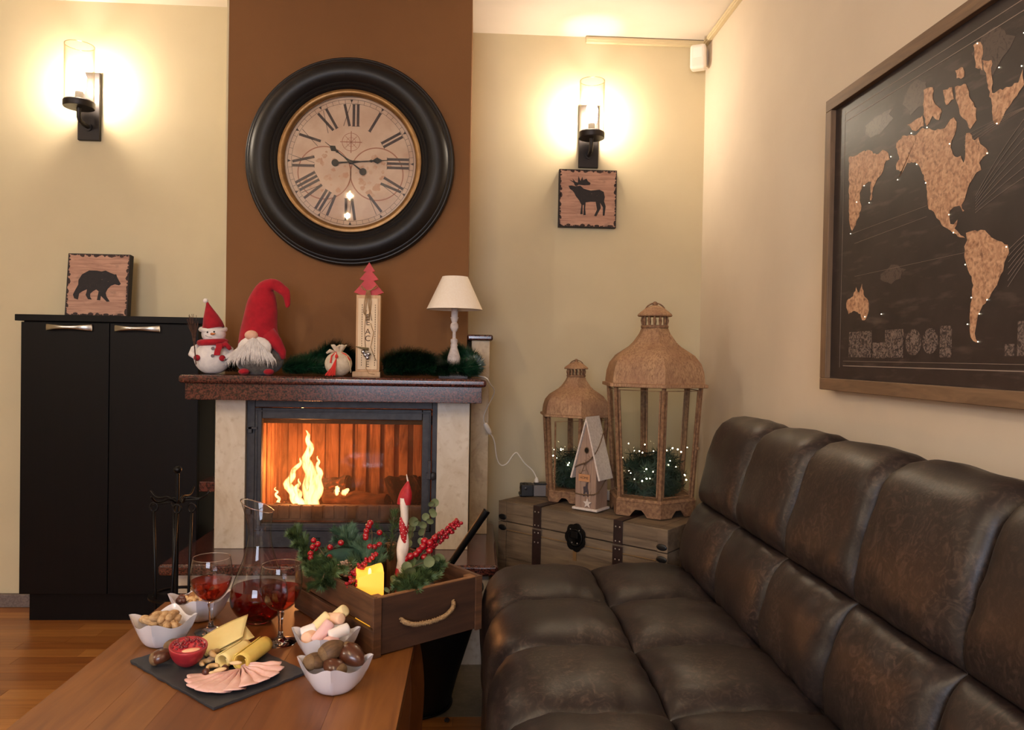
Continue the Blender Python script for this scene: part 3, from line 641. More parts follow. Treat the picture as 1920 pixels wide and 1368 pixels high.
# gnome
t = thing('gnome_figure', 'gnome with tall drooping red hat, white beard and grey body on the mantel', 'figurine', (-0.803, 2.84, MZ))
B().ell((0, 0.005, 0.055), (0.088, 0.060, 0.062), 28, 18, fn=lambda x, y, z: (x * (1 - 0.15 * max(z, 0)), y, max(z, -0.88))).build('body', m_grey, t, smooth=True)
for x in (-0.040, 0.050): B().ell((x, -0.055, 0.012), (0.019, 0.024, 0.012), 16, 10).build('foot', m_felt, t, smooth=True)
HP = [(-0.004, 0.012, 0.085), (-0.004, 0.012, 0.12), (-0.006, 0.012, 0.155), (-0.004, 0.012, 0.19), (0.001, 0.012, 0.23), (0.006, 0.010, 0.27), (0.012, 0.008, 0.305), (0.022, 0.005, 0.330), (0.040, 0.002, 0.342),
      (0.062, 0.0, 0.336), (0.080, -0.004, 0.318), (0.094, -0.006, 0.312), (0.101, -0.006, 0.298), (0.100, -0.006, 0.275), (0.101, -0.006, 0.258), (0.1015, -0.006, 0.250)]
HR = [0.082, 0.078, 0.070, 0.065, 0.062, 0.053, 0.043, 0.034, 0.026, 0.021, 0.018, 0.016, 0.014, 0.011, 0.009, 0.003]
b = B().tube(HP, HR, 28)
b.v = [(v[0] + 0.003 * math.sin(v[2] * 90 + v[0] * 30), v[1] * 0.80 + 0.002 * math.sin(v[2] * 120 + v[0] * 60), v[2] + 0.003 * math.sin(v[0] * 130)) for v in b.v]
b.build('hat', m_felt, t, smooth=True, sub=1)
B().tube([(0.035, -0.02, 0.155), (0.065, -0.018, 0.12), (0.088, -0.015, 0.085), (0.092, -0.015, 0.060)], [0.03, 0.024, 0.015, 0.008], 12).build('hat_flap', m_felt, t, smooth=True)
B().ell((-0.016, -0.052, 0.146), (0.024, 0.020, 0.018), 20, 12, fn=lambda x, y, z: (x, y, z)).build('nose', m_skin, t, smooth=True)
b = B(); r5 = random.Random(21)
for k in range(900):     # beard hair strands
    u = r5.uniform(-1, 1); lay = r5.random()
    x0 = -0.008 + u * (0.030 + 0.038 * lay); z0 = 0.142 - abs(u) * 0.024 - lay * 0.040; y0 = -0.050 - 0.016 * (1 - u * u) * r5.uniform(0.6, 1)
    ln = r5.uniform(0.035, 0.075) * (1 - 0.25 * abs(u)); sx = u * 0.030 + r5.uniform(-0.012, 0.012) - 0.006
    pts = [(x0, y0, z0), (x0 + sx * .4, y0 - 0.012, z0 - ln * .35), (x0 + sx * .8, y0 - 0.013, z0 - ln * .7), (x0 + sx * .9 + r5.uniform(-.004, .004), y0 - 0.006, z0 - ln)]
    w = r5.uniform(0.0012, 0.0024)
    vs = []
    for i, p in enumerate(pts):
        ww = w * (1 - i / 3.3); vs += [(p[0] - ww, p[1], p[2]), (p[0] + ww, p[1] - 0.0004, p[2])]
    b.add(vs, [(0, 1, 3, 2), (2, 3, 5, 4), (4, 5, 7, 6)])
b.ell((-0.006, -0.042, 0.100), (0.062, 0.022, 0.044), 16, 10)
b.build('beard', m_fluff, t, smooth=True, fix=False)

# tinsel garland
m_tin = M('dark_green_tinsel', S(30, 74, 44), 0.35, col2=S(12, 40, 26), scale=(40, 40, 40), spec=0.6)
m_tinl = M('silver_tinsel', S(150, 160, 150), 0.25, metal=0.8)
def blades(b, path, n, L0, L1, w, seed, rad=0.0, flat=0.0, keepz=None, fwd=0.3):
    q = random.Random(seed); K = len(path) - 1; P = [Vector(p) for p in path]
    for k in range(n):
        u = q.uniform(0, K); i = min(int(u), K - 1); f = u - i; c = P[i].lerp(P[i + 1], f); tdir = (P[i + 1] - P[i]).normalized()
        d = Vector((q.gauss(0, 1), q.gauss(0, 1), q.gauss(0, 1) * (1 - flat))); d -= tdir * d.dot(tdir); d.normalize(); d = (d + tdir * (fwd + q.uniform(-0.3, 0.3))).normalized()
        l = q.uniform(L0, L1); s_ = d.cross(tdir).normalized() * w / 2; a = c + d * rad; e = a + d * l
        if keepz is not None:
            if e.z < keepz: e.z = keepz + q.uniform(0, 0.004)
            if a.z < keepz: a.z = keepz + 0.001
        m_ = a.lerp(e, 0.55) + Vector((0, 0, -0.002))
        b.add([tuple(a - s_ * .6), tuple(a + s_ * .6), tuple(m_ + s_), tuple(m_ - s_), tuple(e)], [(0, 1, 2, 3), (3, 2, 4)])
    return b
def garland(label, path, n, seed, L1=0.045):
    t = thing('tinsel_garland', label, 'garland', path[0], group='green tinsel on the mantel')
    B().tube(path, 0.002, 5).build('wire', m_blk, t, world=True)
    o = blades(B(), path, n, 0.024, L1 + 0.008, 0.0024, seed, keepz=MZ + 0.001).build('tinsel_fringe', m_tin, t, world=True, fix=False); o['kind'] = 'stuff'
    o = blades(B(), path, n // 14, 0.02, L1 + 0.008, 0.0016, seed + 1, keepz=MZ + 0.001).build('silver_strand', m_tinl, t, world=True, fix=False); o['kind'] = 'stuff'
garland('dark green tinsel garland between the gnome and the wooden sign', [(-0.70, 2.86, 1.06), (-0.66, 2.90, 1.065), (-0.62, 2.93, 1.085), (-0.57, 2.95, 1.125), (-0.53, 2.95, 1.13), (-0.49, 2.94, 1.10), (-0.455, 2.92, 1.06)], 9500, 31, 0.048)
garland('dark green tinsel garland strand in front, beside the foot of the gnome', [(-0.71, 2.80, 1.055), (-0.66, 2.82, 1.06), (-0.60, 2.85, 1.06), (-0.55, 2.90, 1.055)], 3000, 35, 0.04)
garland('dark green tinsel garland tip behind the snowman', [(-1.045, 2.92, 1.05), (-1.00, 2.95, 1.055), (-0.93, 2.96, 1.055)], 1800, 41, 0.04)
garland('dark green tinsel garland between the wooden sign and the table lamp', [(-0.345, 2.88, 1.07), (-0.30, 2.87, 1.095), (-0.25, 2.86, 1.105), (-0.20, 2.85, 1.095), (-0.15, 2.83, 1.075)], 9500, 51, 0.048)
garland('dark green tinsel strand lying low between the wooden sign and the lamp foot', [(-0.34, 2.80, 1.055), (-0.28, 2.80, 1.058), (-0.22, 2.79, 1.06), (-0.15, 2.79, 1.058)], 5000, 55, 0.038)
garland('dark green tinsel garland wrapped around the foot of the table lamp', [(-0.15, 2.82, 1.06), (-0.10, 2.80, 1.062), (-0.05, 2.80, 1.066), (-0.005, 2.83, 1.07), (0.005, 2.90, 1.075), (-0.02, 2.96, 1.11), (-0.065, 2.98, 1.13), (-0.12, 2.95, 1.09)], 7500, 61, 0.042)

# ornament pouch with red tassel
m_linen = M('cream_linen', S(224, 208, 184), 0.85, col2=S(206, 188, 160), scale=(60, 60, 60), bump=0.2, bdist=0.002)
m_tas = M('red_orange_thread', S(216, 44, 30), 0.7, sheen=0.3)
m_cordm = M('cream_cord', S(214, 190, 150), 0.8)
t = thing('pomander_pouch', 'round cream pouch with red tassel beside the wooden sign on the mantel', 'ornament', (-0.503, 2.80, MZ))
B().ell((0, 0, 0.046), (0.050, 0.046, 0.047), 28, 18, fn=lambda x, y, z: (x, y, max(z, -0.95))).build('pouch', m_linen, t, smooth=True)
b = B()
def ruf(u, v):
    a = u * 2 * PI; r = 0.010 + 0.016 * v + 0.004 * math.sin(a * 7) * v; return (r * math.cos(a), r * math.sin(a), 0.086 + 0.028 * v + 0.004 * math.sin(a * 5) * v)
b.grid(ruf, 56, 6).build('ruffled_neck', m_linen, t, smooth=True, solid=0.001)
B().tube([(0.012 * math.cos(a), 0.012 * math.sin(a), 0.089) for a in [k * PI / 8 for k in range(16)]], 0.0025, 6, closed=True).build('neck_cord', m_cordm, t, smooth=True)
B().tube([(0.012, -0.012, 0.09), (0.035, -0.030, 0.075), (0.046, -0.028, 0.05), (0.050, -0.022, 0.015)], 0.0022, 6).build('cord_tail', m_cordm, t, smooth=True)
B().tube([(-0.01, -0.01, 0.09), (-0.028, -0.022, 0.094), (-0.040, -0.02, 0.085)], [0.003, 0.007, 0.004], 8).build('ribbon_loop', m_linen, t, smooth=True)
B().tube([(0.012, -0.014, 0.088), (0.030, -0.028, 0.082), (0.048, -0.030, 0.060)], 0.0024, 6).build('red_cord', m_tas, t, smooth=True)
b = B().tube([(-0.006, -0.014, 0.09), (0.0, -0.044, 0.078)], 0.002, 6).tube([(-0.008, -0.014, 0.088), (-0.018, -0.040, 0.075), (-0.02, -0.049, 0.05)], 0.003, 6)
b.ell((0.001, -0.048, 0.074), (0.006, 0.005, 0.008), 12, 8)
for k in range(60):
    a = rnd.uniform(-1, 1); q = rnd.uniform(-1, 1)
    b.tube([(0.001, -0.050, 0.068), (-0.006 + a * 0.007, -0.060 + q * 0.003, 0.035), (-0.016 + a * 0.018, -0.070 + q * 0.006, 0.004 + rnd.uniform(-0.002, 0.006))], 0.0011, 4, cap=False)
b.build('tassel', m_tas, t)

# wooden PEACE sign with red tree
m_pine = wood('pale_pine', (214, 176, 134), (196, 154, 112), (70, 70, 5), 0.6)
m_pine2 = wood('light_plywood', (238, 212, 176), (226, 196, 158), (60, 60, 5), 0.65)
m_redp = M('red_painted_wood', S(196, 52, 56), 0.55, col2=S(180, 42, 48), scale=(20, 20, 20))
m_burn = M('burnt_brown_print', S(90, 64, 48), 0.8)
m_jute = M('jute_twine', S(176, 140, 96), 0.9, col2=S(140, 106, 70), scale=(200, 200, 200))
m_bell = M('silver_bell', S(196, 196, 204), 0.2, metal=1.0)
t = thing('wooden_sign', 'upright pine sign reading PEACE topped by a red tree on the mantel', 'sign', (-0.401, 2.845, MZ), rz=-0.02)
B().box(-0.054, 0.050, -0.026, 0.026, 0, 0.018).build('base', m_pine, t, bevel=0.001)
B().box(-0.045, 0.045, -0.010, 0.012, 0.018, 0.306).build('board', m_pine, t, bevel=0.001)
B().box(-0.037, 0.036, -0.014, -0.010, 0.026, 0.293).build('front_panel', m_pine2, t, bevel=0.0006)
tree = [(0, 0.430), (0.022, 0.396), (0.012, 0.394), (0.036, 0.365), (0.018, 0.360), (0.032, 0.343), (0.056, 0.316), (0.028, 0.306), (0, 0.304), (-0.028, 0.306), (-0.056, 0.316), (-0.032, 0.343), (-0.018, 0.360), (-0.036, 0.365), (-0.012, 0.394), (-0.022, 0.396)]
B().prism(tree, 0.008, YFACE @ Matrix.Translation((0, 0, -0.004))).build('tree_topper', m_redp, t, bevel=0.001)
for ch, z in zip('PEACE', (0.222, 0.202, 0.168, 0.142, 0.045)):
    text_mesh('letter', ch, 0.030, m_burn, t, (0.0, -0.0142, z), (PI / 2, 0, 0), 0.0003)
b = B()
for x in (-0.022, 0.027):
    for k in range(26): b.box(x - 0.0011, x + 0.0011, -0.0145, -0.0140, 0.040 + k * 0.009, 0.0455 + k * 0.009)
b.build('stitch_print', m_burn, t)
b = B()
r6 = random.Random(8)
b.tube([(0.030, -0.012, 0.343), (0.012, -0.015, 0.325), (0.0, -0.016, 0.318), (-0.012, -0.015, 0.326), (-0.028, -0.012, 0.342)], 0.0016, 6)
b.tube([(0.034, -0.012, 0.338), (0.02, -0.014, 0.328), (0, -0.017, 0.322), (-0.02, -0.014, 0.326), (-0.030, -0.010, 0.335)], 0.0016, 6)
for k in range(7):
    x = -0.014 + k * 0.0045; b.tube([(x * .5, -0.016, 0.32), (x, -0.018, 0.28), (x + r6.uniform(-.006, .006), -0.017, 0.24), (x * .6 + r6.uniform(-.01, .01), -0.0165, 0.21)], 0.0011, 5)
b.tube([(-0.006, -0.016, 0.25), (-0.012, -0.017, 0.18), (-0.008, -0.018, 0.11)], 0.0011, 5)
b.tube([(0.010, -0.016, 0.20), (0.022, -0.017, 0.165), (0.012, -0.017, 0.11), (0.032, -0.018, 0.06)], 0.0012, 5)
b.tube([(-0.004, -0.016, 0.07), (-0.004, -0.02, 0.03), (0.008, -0.028, 0.012), (0.030, -0.029, 0.008)], 0.0011, 5)
b.build('twine', m_jute, t, smooth=True)
B().tube([(-0.044, -0.024, 0.112), (-0.02, -0.024, 0.106), (0.005, -0.024, 0.102)], [0.0015, 0.004, 0.006], 8).build('acorn_cone', M('olive_brown', S(112, 96, 62), 0.6), t, smooth=True)
for p in ((-0.014, -0.024, 0.092), (0.006, -0.026, 0.084), (0.002, -0.026, 0.070), (-0.006, -0.024, 0.080)): B().ell(p, 0.0085, 14, 10).build('bell', m_bell, t, smooth=True)

# table lamp with its cord
m_shade = M('cream_fabric_shade', S(250, 238, 222), 0.85, col2=S(246, 232, 214), scale=(120, 120, 120), bump=0.1, bdist=0.001)
m_wpaint = M('distressed_white_paint', S(212, 200, 196), 0.6, col2=S(176, 160, 154), scale=(30, 30, 60), lo=0.45, hi=0.75)
t = thing('table_lamp', 'small white turned wood table lamp with cream conical shade on the mantel', 'lamp', (-0.079, 2.90, MZ))
B().box(-0.055, 0.055, -0.055, 0.055, 0, 0.016).build('base', m_wpaint, t, bevel=0.003)
B().lathe([(0.0, 0.016), (0.024, 0.016), (0.026, 0.03), (0.027, 0.055), (0.024, 0.08), (0.016, 0.105), (0.0125, 0.118), (0.0145, 0.124), (0.0115, 0.130), (0.014, 0.138), (0.0135, 0.146), (0.007, 0.150), (0.0065, 0.175), (0.011, 0.180), (0.016, 0.192), (0.015, 0.204), (0.010, 0.212), (0.014, 0.225), (0.016, 0.232), (0, 0.232)], 28).build('stem', m_wpaint, t, smooth=True, auto=45)
B().lathe([(0, 0.232), (0.013, 0.232), (0.013, 0.275), (0, 0.275)], 20).build('lamp_holder', m_wpaint, t, smooth=True, auto=40)
B().ell((0, 0, 0.305), (0.022, 0.022, 0.032), 16, 10).build('bulb', M('unlit_bulb', S(240, 236, 228), 0.2), t, smooth=True)
B().lathe([(0.108, 0.262), (0.0495, 0.388), (0.048, 0.388), (0.1065, 0.2615)], 56, closed=True).build('shade', m_shade, t, smooth=True, auto=40)
B().tube([(0.0485, 0, 0.387), (-0.0485, 0, 0.387)], 0.0012, 5).tube([(0, 0.0485, 0.387), (0, -0.0485, 0.387)], 0.0012, 5).build('shade_spider', m_chrome, t)
m_wcord = M('white_cord', S(236, 226, 212), 0.45)
CP = [(-0.03, 2.955, 1.036), (0.02, 2.90, 1.034), (0.050, 2.86, 1.030), (0.062, 2.88, 1.005), (0.080, 2.93, 0.985), (0.082, 2.97, 0.960), (0.052, 3.02, 0.90), (0.040, 3.05, 0.860), (0.048, 3.07, 0.83), (0.065, 3.09, 0.80), (0.090, 3.12, 0.765), (0.098, 3.15, 0.70), (0.108, 3.17, 0.660), (0.126, 3.18, 0.643), (0.150, 3.18, 0.655), (0.170, 3.18, 0.690), (0.186, 3.18, 0.705), (0.198, 3.18, 0.690), (0.222, 3.18, 0.655), (0.255, 3.18, 0.630), (0.270, 3.175, 0.605), (0.274, 3.17, 0.592)]
def smoothp(P, it=2):
    for _ in range(it):
        Q = [P[0]]
        for i in range(len(P) - 1):
            a, c = Vector(P[i]), Vector(P[i + 1]); Q += [tuple(a.lerp(c, .25)), tuple(a.lerp(c, .75))]
        P = Q + [P[-1]]
    return P
cd = B().tube(smoothp(CP), 0.0026, 6).build('cord', m_wcord, t, smooth=True, world=True)
sw = Vector((0.060, 3.083, 0.812)); dr = (Vector((0.072, 3.097, 0.79)) - Vector((0.043, 3.06, 0.845))).normalized()
B().tube([sw - dr * 0.032, sw - dr * 0.028, sw - dr * 0.010, sw + dr * 0.012, sw + dr * 0.028, sw + dr * 0.032], [0.003, 0.008, 0.011, 0.011, 0.008, 0.003], 10).build('cord_switch', m_wcord, cd, smooth=True, world=True)
B().tube([(0.274, 3.17, 0.598), (0.274, 3.17, 0.590), (0.274, 3.17, 0.578)], [0.004, 0.009, 0.011], 12).build('plug', m_wcord, cd, smooth=True, auto=40, world=True)
# adapter on the chest
t = thing('extension_socket', 'black and grey socket block with white plug on the wooden chest', 'socket', (0.27, 3.17, 0.52), rz=0.04)
B().box(-0.065, -0.012, -0.035, 0.03, 0.002, 0.052).ell((-0.045, -0.005, 0.036), (0.024, 0.032, 0.022), 16, 10).box(-0.07, -0.04, -0.03, 0.03, 0, 0.014).build('plug_body', m_blackp, t, bevel=0.004)
B().box(-0.012, 0.075, -0.032, 0.03, 0.002, 0.050).build('socket_body', M('grey_plastic', S(112, 106, 104), 0.5), t, bevel=0.004)
B().box(-0.005, 0.070, -0.024, 0.024, 0.050, 0.056).build('top_face', m_blackp, t, bevel=0.002)
LAND= [[(2.033,1.685),(1.997,1.679),(1.961,1.681),(1.919,1.672),(1.907,1.661),(1.878,1.653),(1.862,1.658),(1.834,1.641),(1.828,1.625),(1.844,1.626),(1.854,1.611),(1.865,1.596),(1.881,1.591),(1.903,1.572),(1.91,1.54),(1.917,1.541),(1.912,1.589),(1.927,1.592),(1.956,1.587),(1.971,1.571),(1.97,1.552),(1.96,1.534),(1.971,1.508),(1.989,1.489),(2.007,1.476),(2.021,1.498),(2.028,1.564),(2.031,1.629)],[(2.026,1.286),(1.993,1.296),(1.978,1.319),(1.961,1.302),(1.947,1.325),(1.938,1.296),(1.914,1.278),(1.91,1.254),(1.923,1.231),(1.942,1.228),(1.951,1.245),(1.983,1.255),(2.015,1.248),(2.028,1.266)],[(1.801,1.648),(1.791,1.661),(1.774,1.668),(1.744,1.661),(1.715,1.654),(1.697,1.662),(1.666,1.654),(1.643,1.642),(1.618,1.638),(1.602,1.641),(1.59,1.65),(1.578,1.651),(1.568,1.638),(1.569,1.623),(1.574,1.612),(1.584,1.602),(1.587,1.588),(1.579,1.573),(1.563,1.561),(1.551,1.561),(1.541,1.543),(1.537,1.552),(1.536,1.567),(1.537,1.587),(1.535,1.604),(1.518,1.596),(1.507,1.581),(1.496,1.585),(1.49,1.569),(1.474,1.557),(1.465,1.543),(1.48,1.54),(1.492,1.531),(1.485,1.515),(1.499,1.513),(1.511,1.502),(1.524,1.49),(1.53,1.477),(1.536,1.463),(1.545,1.455),(1.543,1.447),(1.535,1.441),(1.54,1.44),(1.551,1.455),(1.57,1.456),(1.584,1.45),(1.585,1.435),(1.581,1.421),(1.569,1.418),(1.557,1.426),(1.559,1.415),(1.566,1.409),(1.552,1.398),(1.536,1.387),(1.531,1.383),(1.544,1.386),(1.56,1.396),(1.584,1.409),(1.607,1.421),(1.624,1.439),(1.64,1.458),(1.649,1.464),(1.658,1.467),(1.665,1.49),(1.671,1.518),(1.674,1.534),(1.688,1.556),(1.703,1.579),(1.727,1.591),(1.751,1.597),(1.765,1.583),(1.785,1.571),(1.77,1.583),(1.796,1.591),(1.799,1.603),(1.784,1.614),(1.792,1.63)],[(1.528,1.393),(1.509,1.394),(1.482,1.392),(1.463,1.383),(1.441,1.367),(1.419,1.358),(1.403,1.35),(1.398,1.334),(1.41,1.318),(1.413,1.301),(1.425,1.285),(1.437,1.268),(1.45,1.251),(1.462,1.24),(1.475,1.229),(1.484,1.217),(1.488,1.198),(1.492,1.18),(1.48,1.161),(1.496,1.165),(1.506,1.18),(1.509,1.212),(1.504,1.249),(1.5,1.28),(1.506,1.299),(1.521,1.32),(1.531,1.346),(1.532,1.365),(1.523,1.377)],[(1.491,1.741),(1.463,1.73),(1.458,1.662),(1.386,1.657),(1.375,1.678),(1.37,1.648),(1.397,1.629),(1.419,1.613),(1.437,1.592),(1.454,1.607),(1.459,1.644),(1.475,1.692)],[(1.691,1.75),(1.657,1.744),(1.65,1.708),(1.621,1.678),(1.631,1.662),(1.654,1.679),(1.676,1.662),(1.689,1.693)],[(1.576,1.716),(1.541,1.71),(1.525,1.673),(1.505,1.647),(1.504,1.622),(1.523,1.609),(1.538,1.633),(1.558,1.652),(1.569,1.681)],[(1.755,1.689),(1.694,1.692),(1.688,1.665),(1.723,1.665)],[(1.52,1.783),(1.506,1.784),(1.492,1.772),(1.49,1.719),(1.511,1.733)],[(1.577,1.752),(1.552,1.749),(1.547,1.727),(1.572,1.733)],[(1.618,1.724),(1.586,1.719),(1.58,1.691),(1.606,1.687)]]
CITY= [(1.506,1.781),(1.439,1.706),(1.377,1.685),(1.441,1.596),(1.735,1.663),(1.589,1.597),(1.467,1.544),(1.673,1.531),(1.71,1.583),(1.788,1.565),(1.821,1.63),(1.919,1.535),(1.984,1.55),(2.013,1.469),(1.947,1.586),(1.568,1.4),(1.526,1.326),(1.504,1.255),(1.514,1.2),(1.48,1.163),(1.456,1.247),(1.478,1.22),(1.927,1.236),(1.847,1.239),(1.405,1.346),(1.373,1.746),(1.585,1.442),(1.673,1.658)]
# ------------------------------------------------------------------ wooden chest
m_chest = M('grey_weathered_wood', S(124, 104, 82), 0.65, col2=S(92, 76, 60), scale=(5, 40, 60), dist=0.8, bump=0.15, bdist=0.002, layer=((3, 20, 20), S(138, 118, 94), 0.45, 0.8))
m_strap = M('dark_brown_leather_strap', S(48, 28, 26), 0.45, col2=S(36, 22, 20), scale=(40, 40, 40), bump=0.1, bdist=0.001)
m_rope = M('brass_rope_trim', S(150, 118, 78), 0.5, metal=0.3)
m_rivet = M('nickel_rivet', S(190, 180, 170), 0.3, metal=0.9)
CL, CD = 0.765, 0.43
t = thing('chest', 'grey-brown wooden chest with dark leather straps standing across the corner', 'chest', (0.112, 3.068, 0.0), rz=-math.atan2(0.664, 0.747))
B().box(0.002, CL - 0.002, 0.004, CD - 0.002, 0.001, 0.434).build('body', m_chest, t, bevel=0.002)
lid = B().box(0, CL, 0.002, CD, 0.438, 0.519).build('lid', m_chest, t, bevel=0.003)
for z0, z1 in ((0.012, 0.150), (0.153, 0.290), (0.293, 0.398)):
    B().box(0.042, CL - 0.042, -0.0005, 0.003, z0, z1).build('panel', m_chest, t, bevel=0.001)
for x in (0.0, CL - 0.040):
    B().box(x, x + 0.040, -0.002, 0.003, 0.001, 0.434).build('corner_post', m_chest, t, bevel=0.001)
    B().box(x, x + 0.040, -0.002, 0.001, 0.438, 0.5195).build('lid_corner', m_chest, lid, bevel=0.001)
for k in range(6):
    B().box(0.043 + k * 0.1135, 0.043 + k * 0.1135 + 0.1125, 0.012, CD - 0.01, 0.519, 0.5203).build('lid_board', m_chest, lid, bevel=0.0004)
b = B()
def ropeline(z, x0, x1, yy):
    n = int((x1 - x0) / 0.006); pts = [(x0 + (x1 - x0) * k / n, yy - 0.0008 * (k % 2), z + 0.0008 * (k % 2)) for k in range(n + 1)]
    return B().tube(pts, 0.0018, 5)
ropeline(0.404, 0.042, CL - 0.042, -0.001).build('rope_trim', m_rope, t)
ropeline(0.472, 0.042, CL - 0.042, 0.001).build('rope_trim', m_chest, lid)
for x in (0.1800, 0.5480):
    s1 = B().box(x, x + 0.037, -0.005, -0.0006, 0.436, 0.523).box(x, x + 0.037, -0.005, CD, 0.5205, 0.524).build('strap', m_strap, lid, bevel=0.0012)
    s2 = B().box(x - 0.002, x + 0.039, -0.006, -0.0021, 0.001, 0.428).build('strap', m_strap, t, bevel=0.0012)
    B().box(x - 0.006, x + 0.043, -0.0075, -0.005, 0.431, 0.4345).build('buckle_bar', m_rivet, t)
    for px, pz, par in ((0.010, 0.50, s1), (0.027, 0.50, s1), (0.010, 0.447, s1), (0.027, 0.447, s1), (0.010, 0.418, s2), (0.027, 0.418, s2), (0.010, 0.380, s2), (0.027, 0.380, s2)):
        B().ell((x + px, -0.0058, pz), (0.0032, 0.0018, 0.0032), 8, 6).build('rivet', m_rivet, par, smooth=True)
for sx in (0, 1):
    for dz, par in ((0.455, lid), (0.412, t)):
        cx = 0.022 if sx == 0 else CL - 0.022
        B().ell((cx, -0.003, dz), (0.021, 0.0035, 0.012), 14, 8).build('corner_clasp', m_blackp, par, smooth=True)
    B().box(0 if sx == 0 else CL - 0.05, 0.05 if sx == 0 else CL, -0.0035, -0.0021, 0.001, 0.05).build('corner_bracket', m_blackp, t)
def scal(n, r, a):
    return [(r * (1 + a * abs(math.sin(k * PI / 2 * 1.0 * 12 / 24)) ) * math.cos(2 * PI * k / 96), 0) for k in range(n)]
poly = [((0.041 + 0.006 * abs(math.sin(7 * PI * k / 112))) * math.cos(2 * PI * k / 112), (0.049 + 0.006 * abs(math.sin(7 * PI * k / 112))) * math.sin(2 * PI * k / 112)) for k in range(112)]
lk = B().prism([(p[0] + CL / 2, p[1] + 0.430) for p in poly], 0.006, YFACE, 0.002).build('lock_plate', m_black, t, bevel=0.001)
B().lathe([(0.026, 0.008), (0.032, 0.012), (0.036, 0.008)], 32, TRS((CL / 2, 0, 0.430), (PI / 2, 0, 0)) ).build('lock_boss', m_black, lk, smooth=True)
B().box(CL / 2 - 0.016, CL / 2 + 0.016, -0.016, -0.008, 0.428, 0.455).build('hasp', m_black, lk, bevel=0.003)
for dx, dz in ((-0.02, 0.03), (0.02, 0.03), (-0.012, -0.02), (0.012, -0.02)):
    B().ell((CL / 2 + dx, -0.010, 0.430 + dz), (0.0028, 0.002, 0.0028), 8, 6).build('rivet', m_rivet, lk, smooth=True)
B().box(CL / 2 - 0.012, CL / 2 + 0.004, -0.0025, -0.0007, 0.34, 0.378).build('label_stain', M('old_brass', S(120, 88, 50), 0.6), t)

# ------------------------------------------------------------------ lanterns
m_rust = M('rusty_brown_metal', S(186, 148, 110), 0.7, metal=0.05, col2=S(128, 92, 68), scale=(150, 150, 50), dist=1.0, lo=0.42, hi=0.68, bump=0.15, bdist=0.002, layer=((14, 14, 14), S(150, 108, 82), 0.4, 0.8))
m_rust2 = M('rust_edge_metal', S(156, 118, 84), 0.75, col2=S(110, 76, 54), scale=(80, 80, 80), bump=0.3, bdist=0.002)
m_lglass = GLASS('lantern_glass', (0.95, 0.965, 0.95, 1), 0.03, 1.45, 0.9)
m_need = M('dark_needles', S(30, 60, 42), 0.6, col2=S(18, 38, 28), scale=(60, 60, 60))
m_fairy = EM('fairy_bulb', (1.0, 0.82, 0.52, 1), 26)
m_wire = M('dark_green_wire', S(14, 26, 20), 0.5)
def hexv(R, z, off=0.0): return [(R * math.cos(-PI / 2 + k * PI / 3 + off), R * math.sin(-PI / 2 + k * PI / 3 + off), z) for k in range(6)]
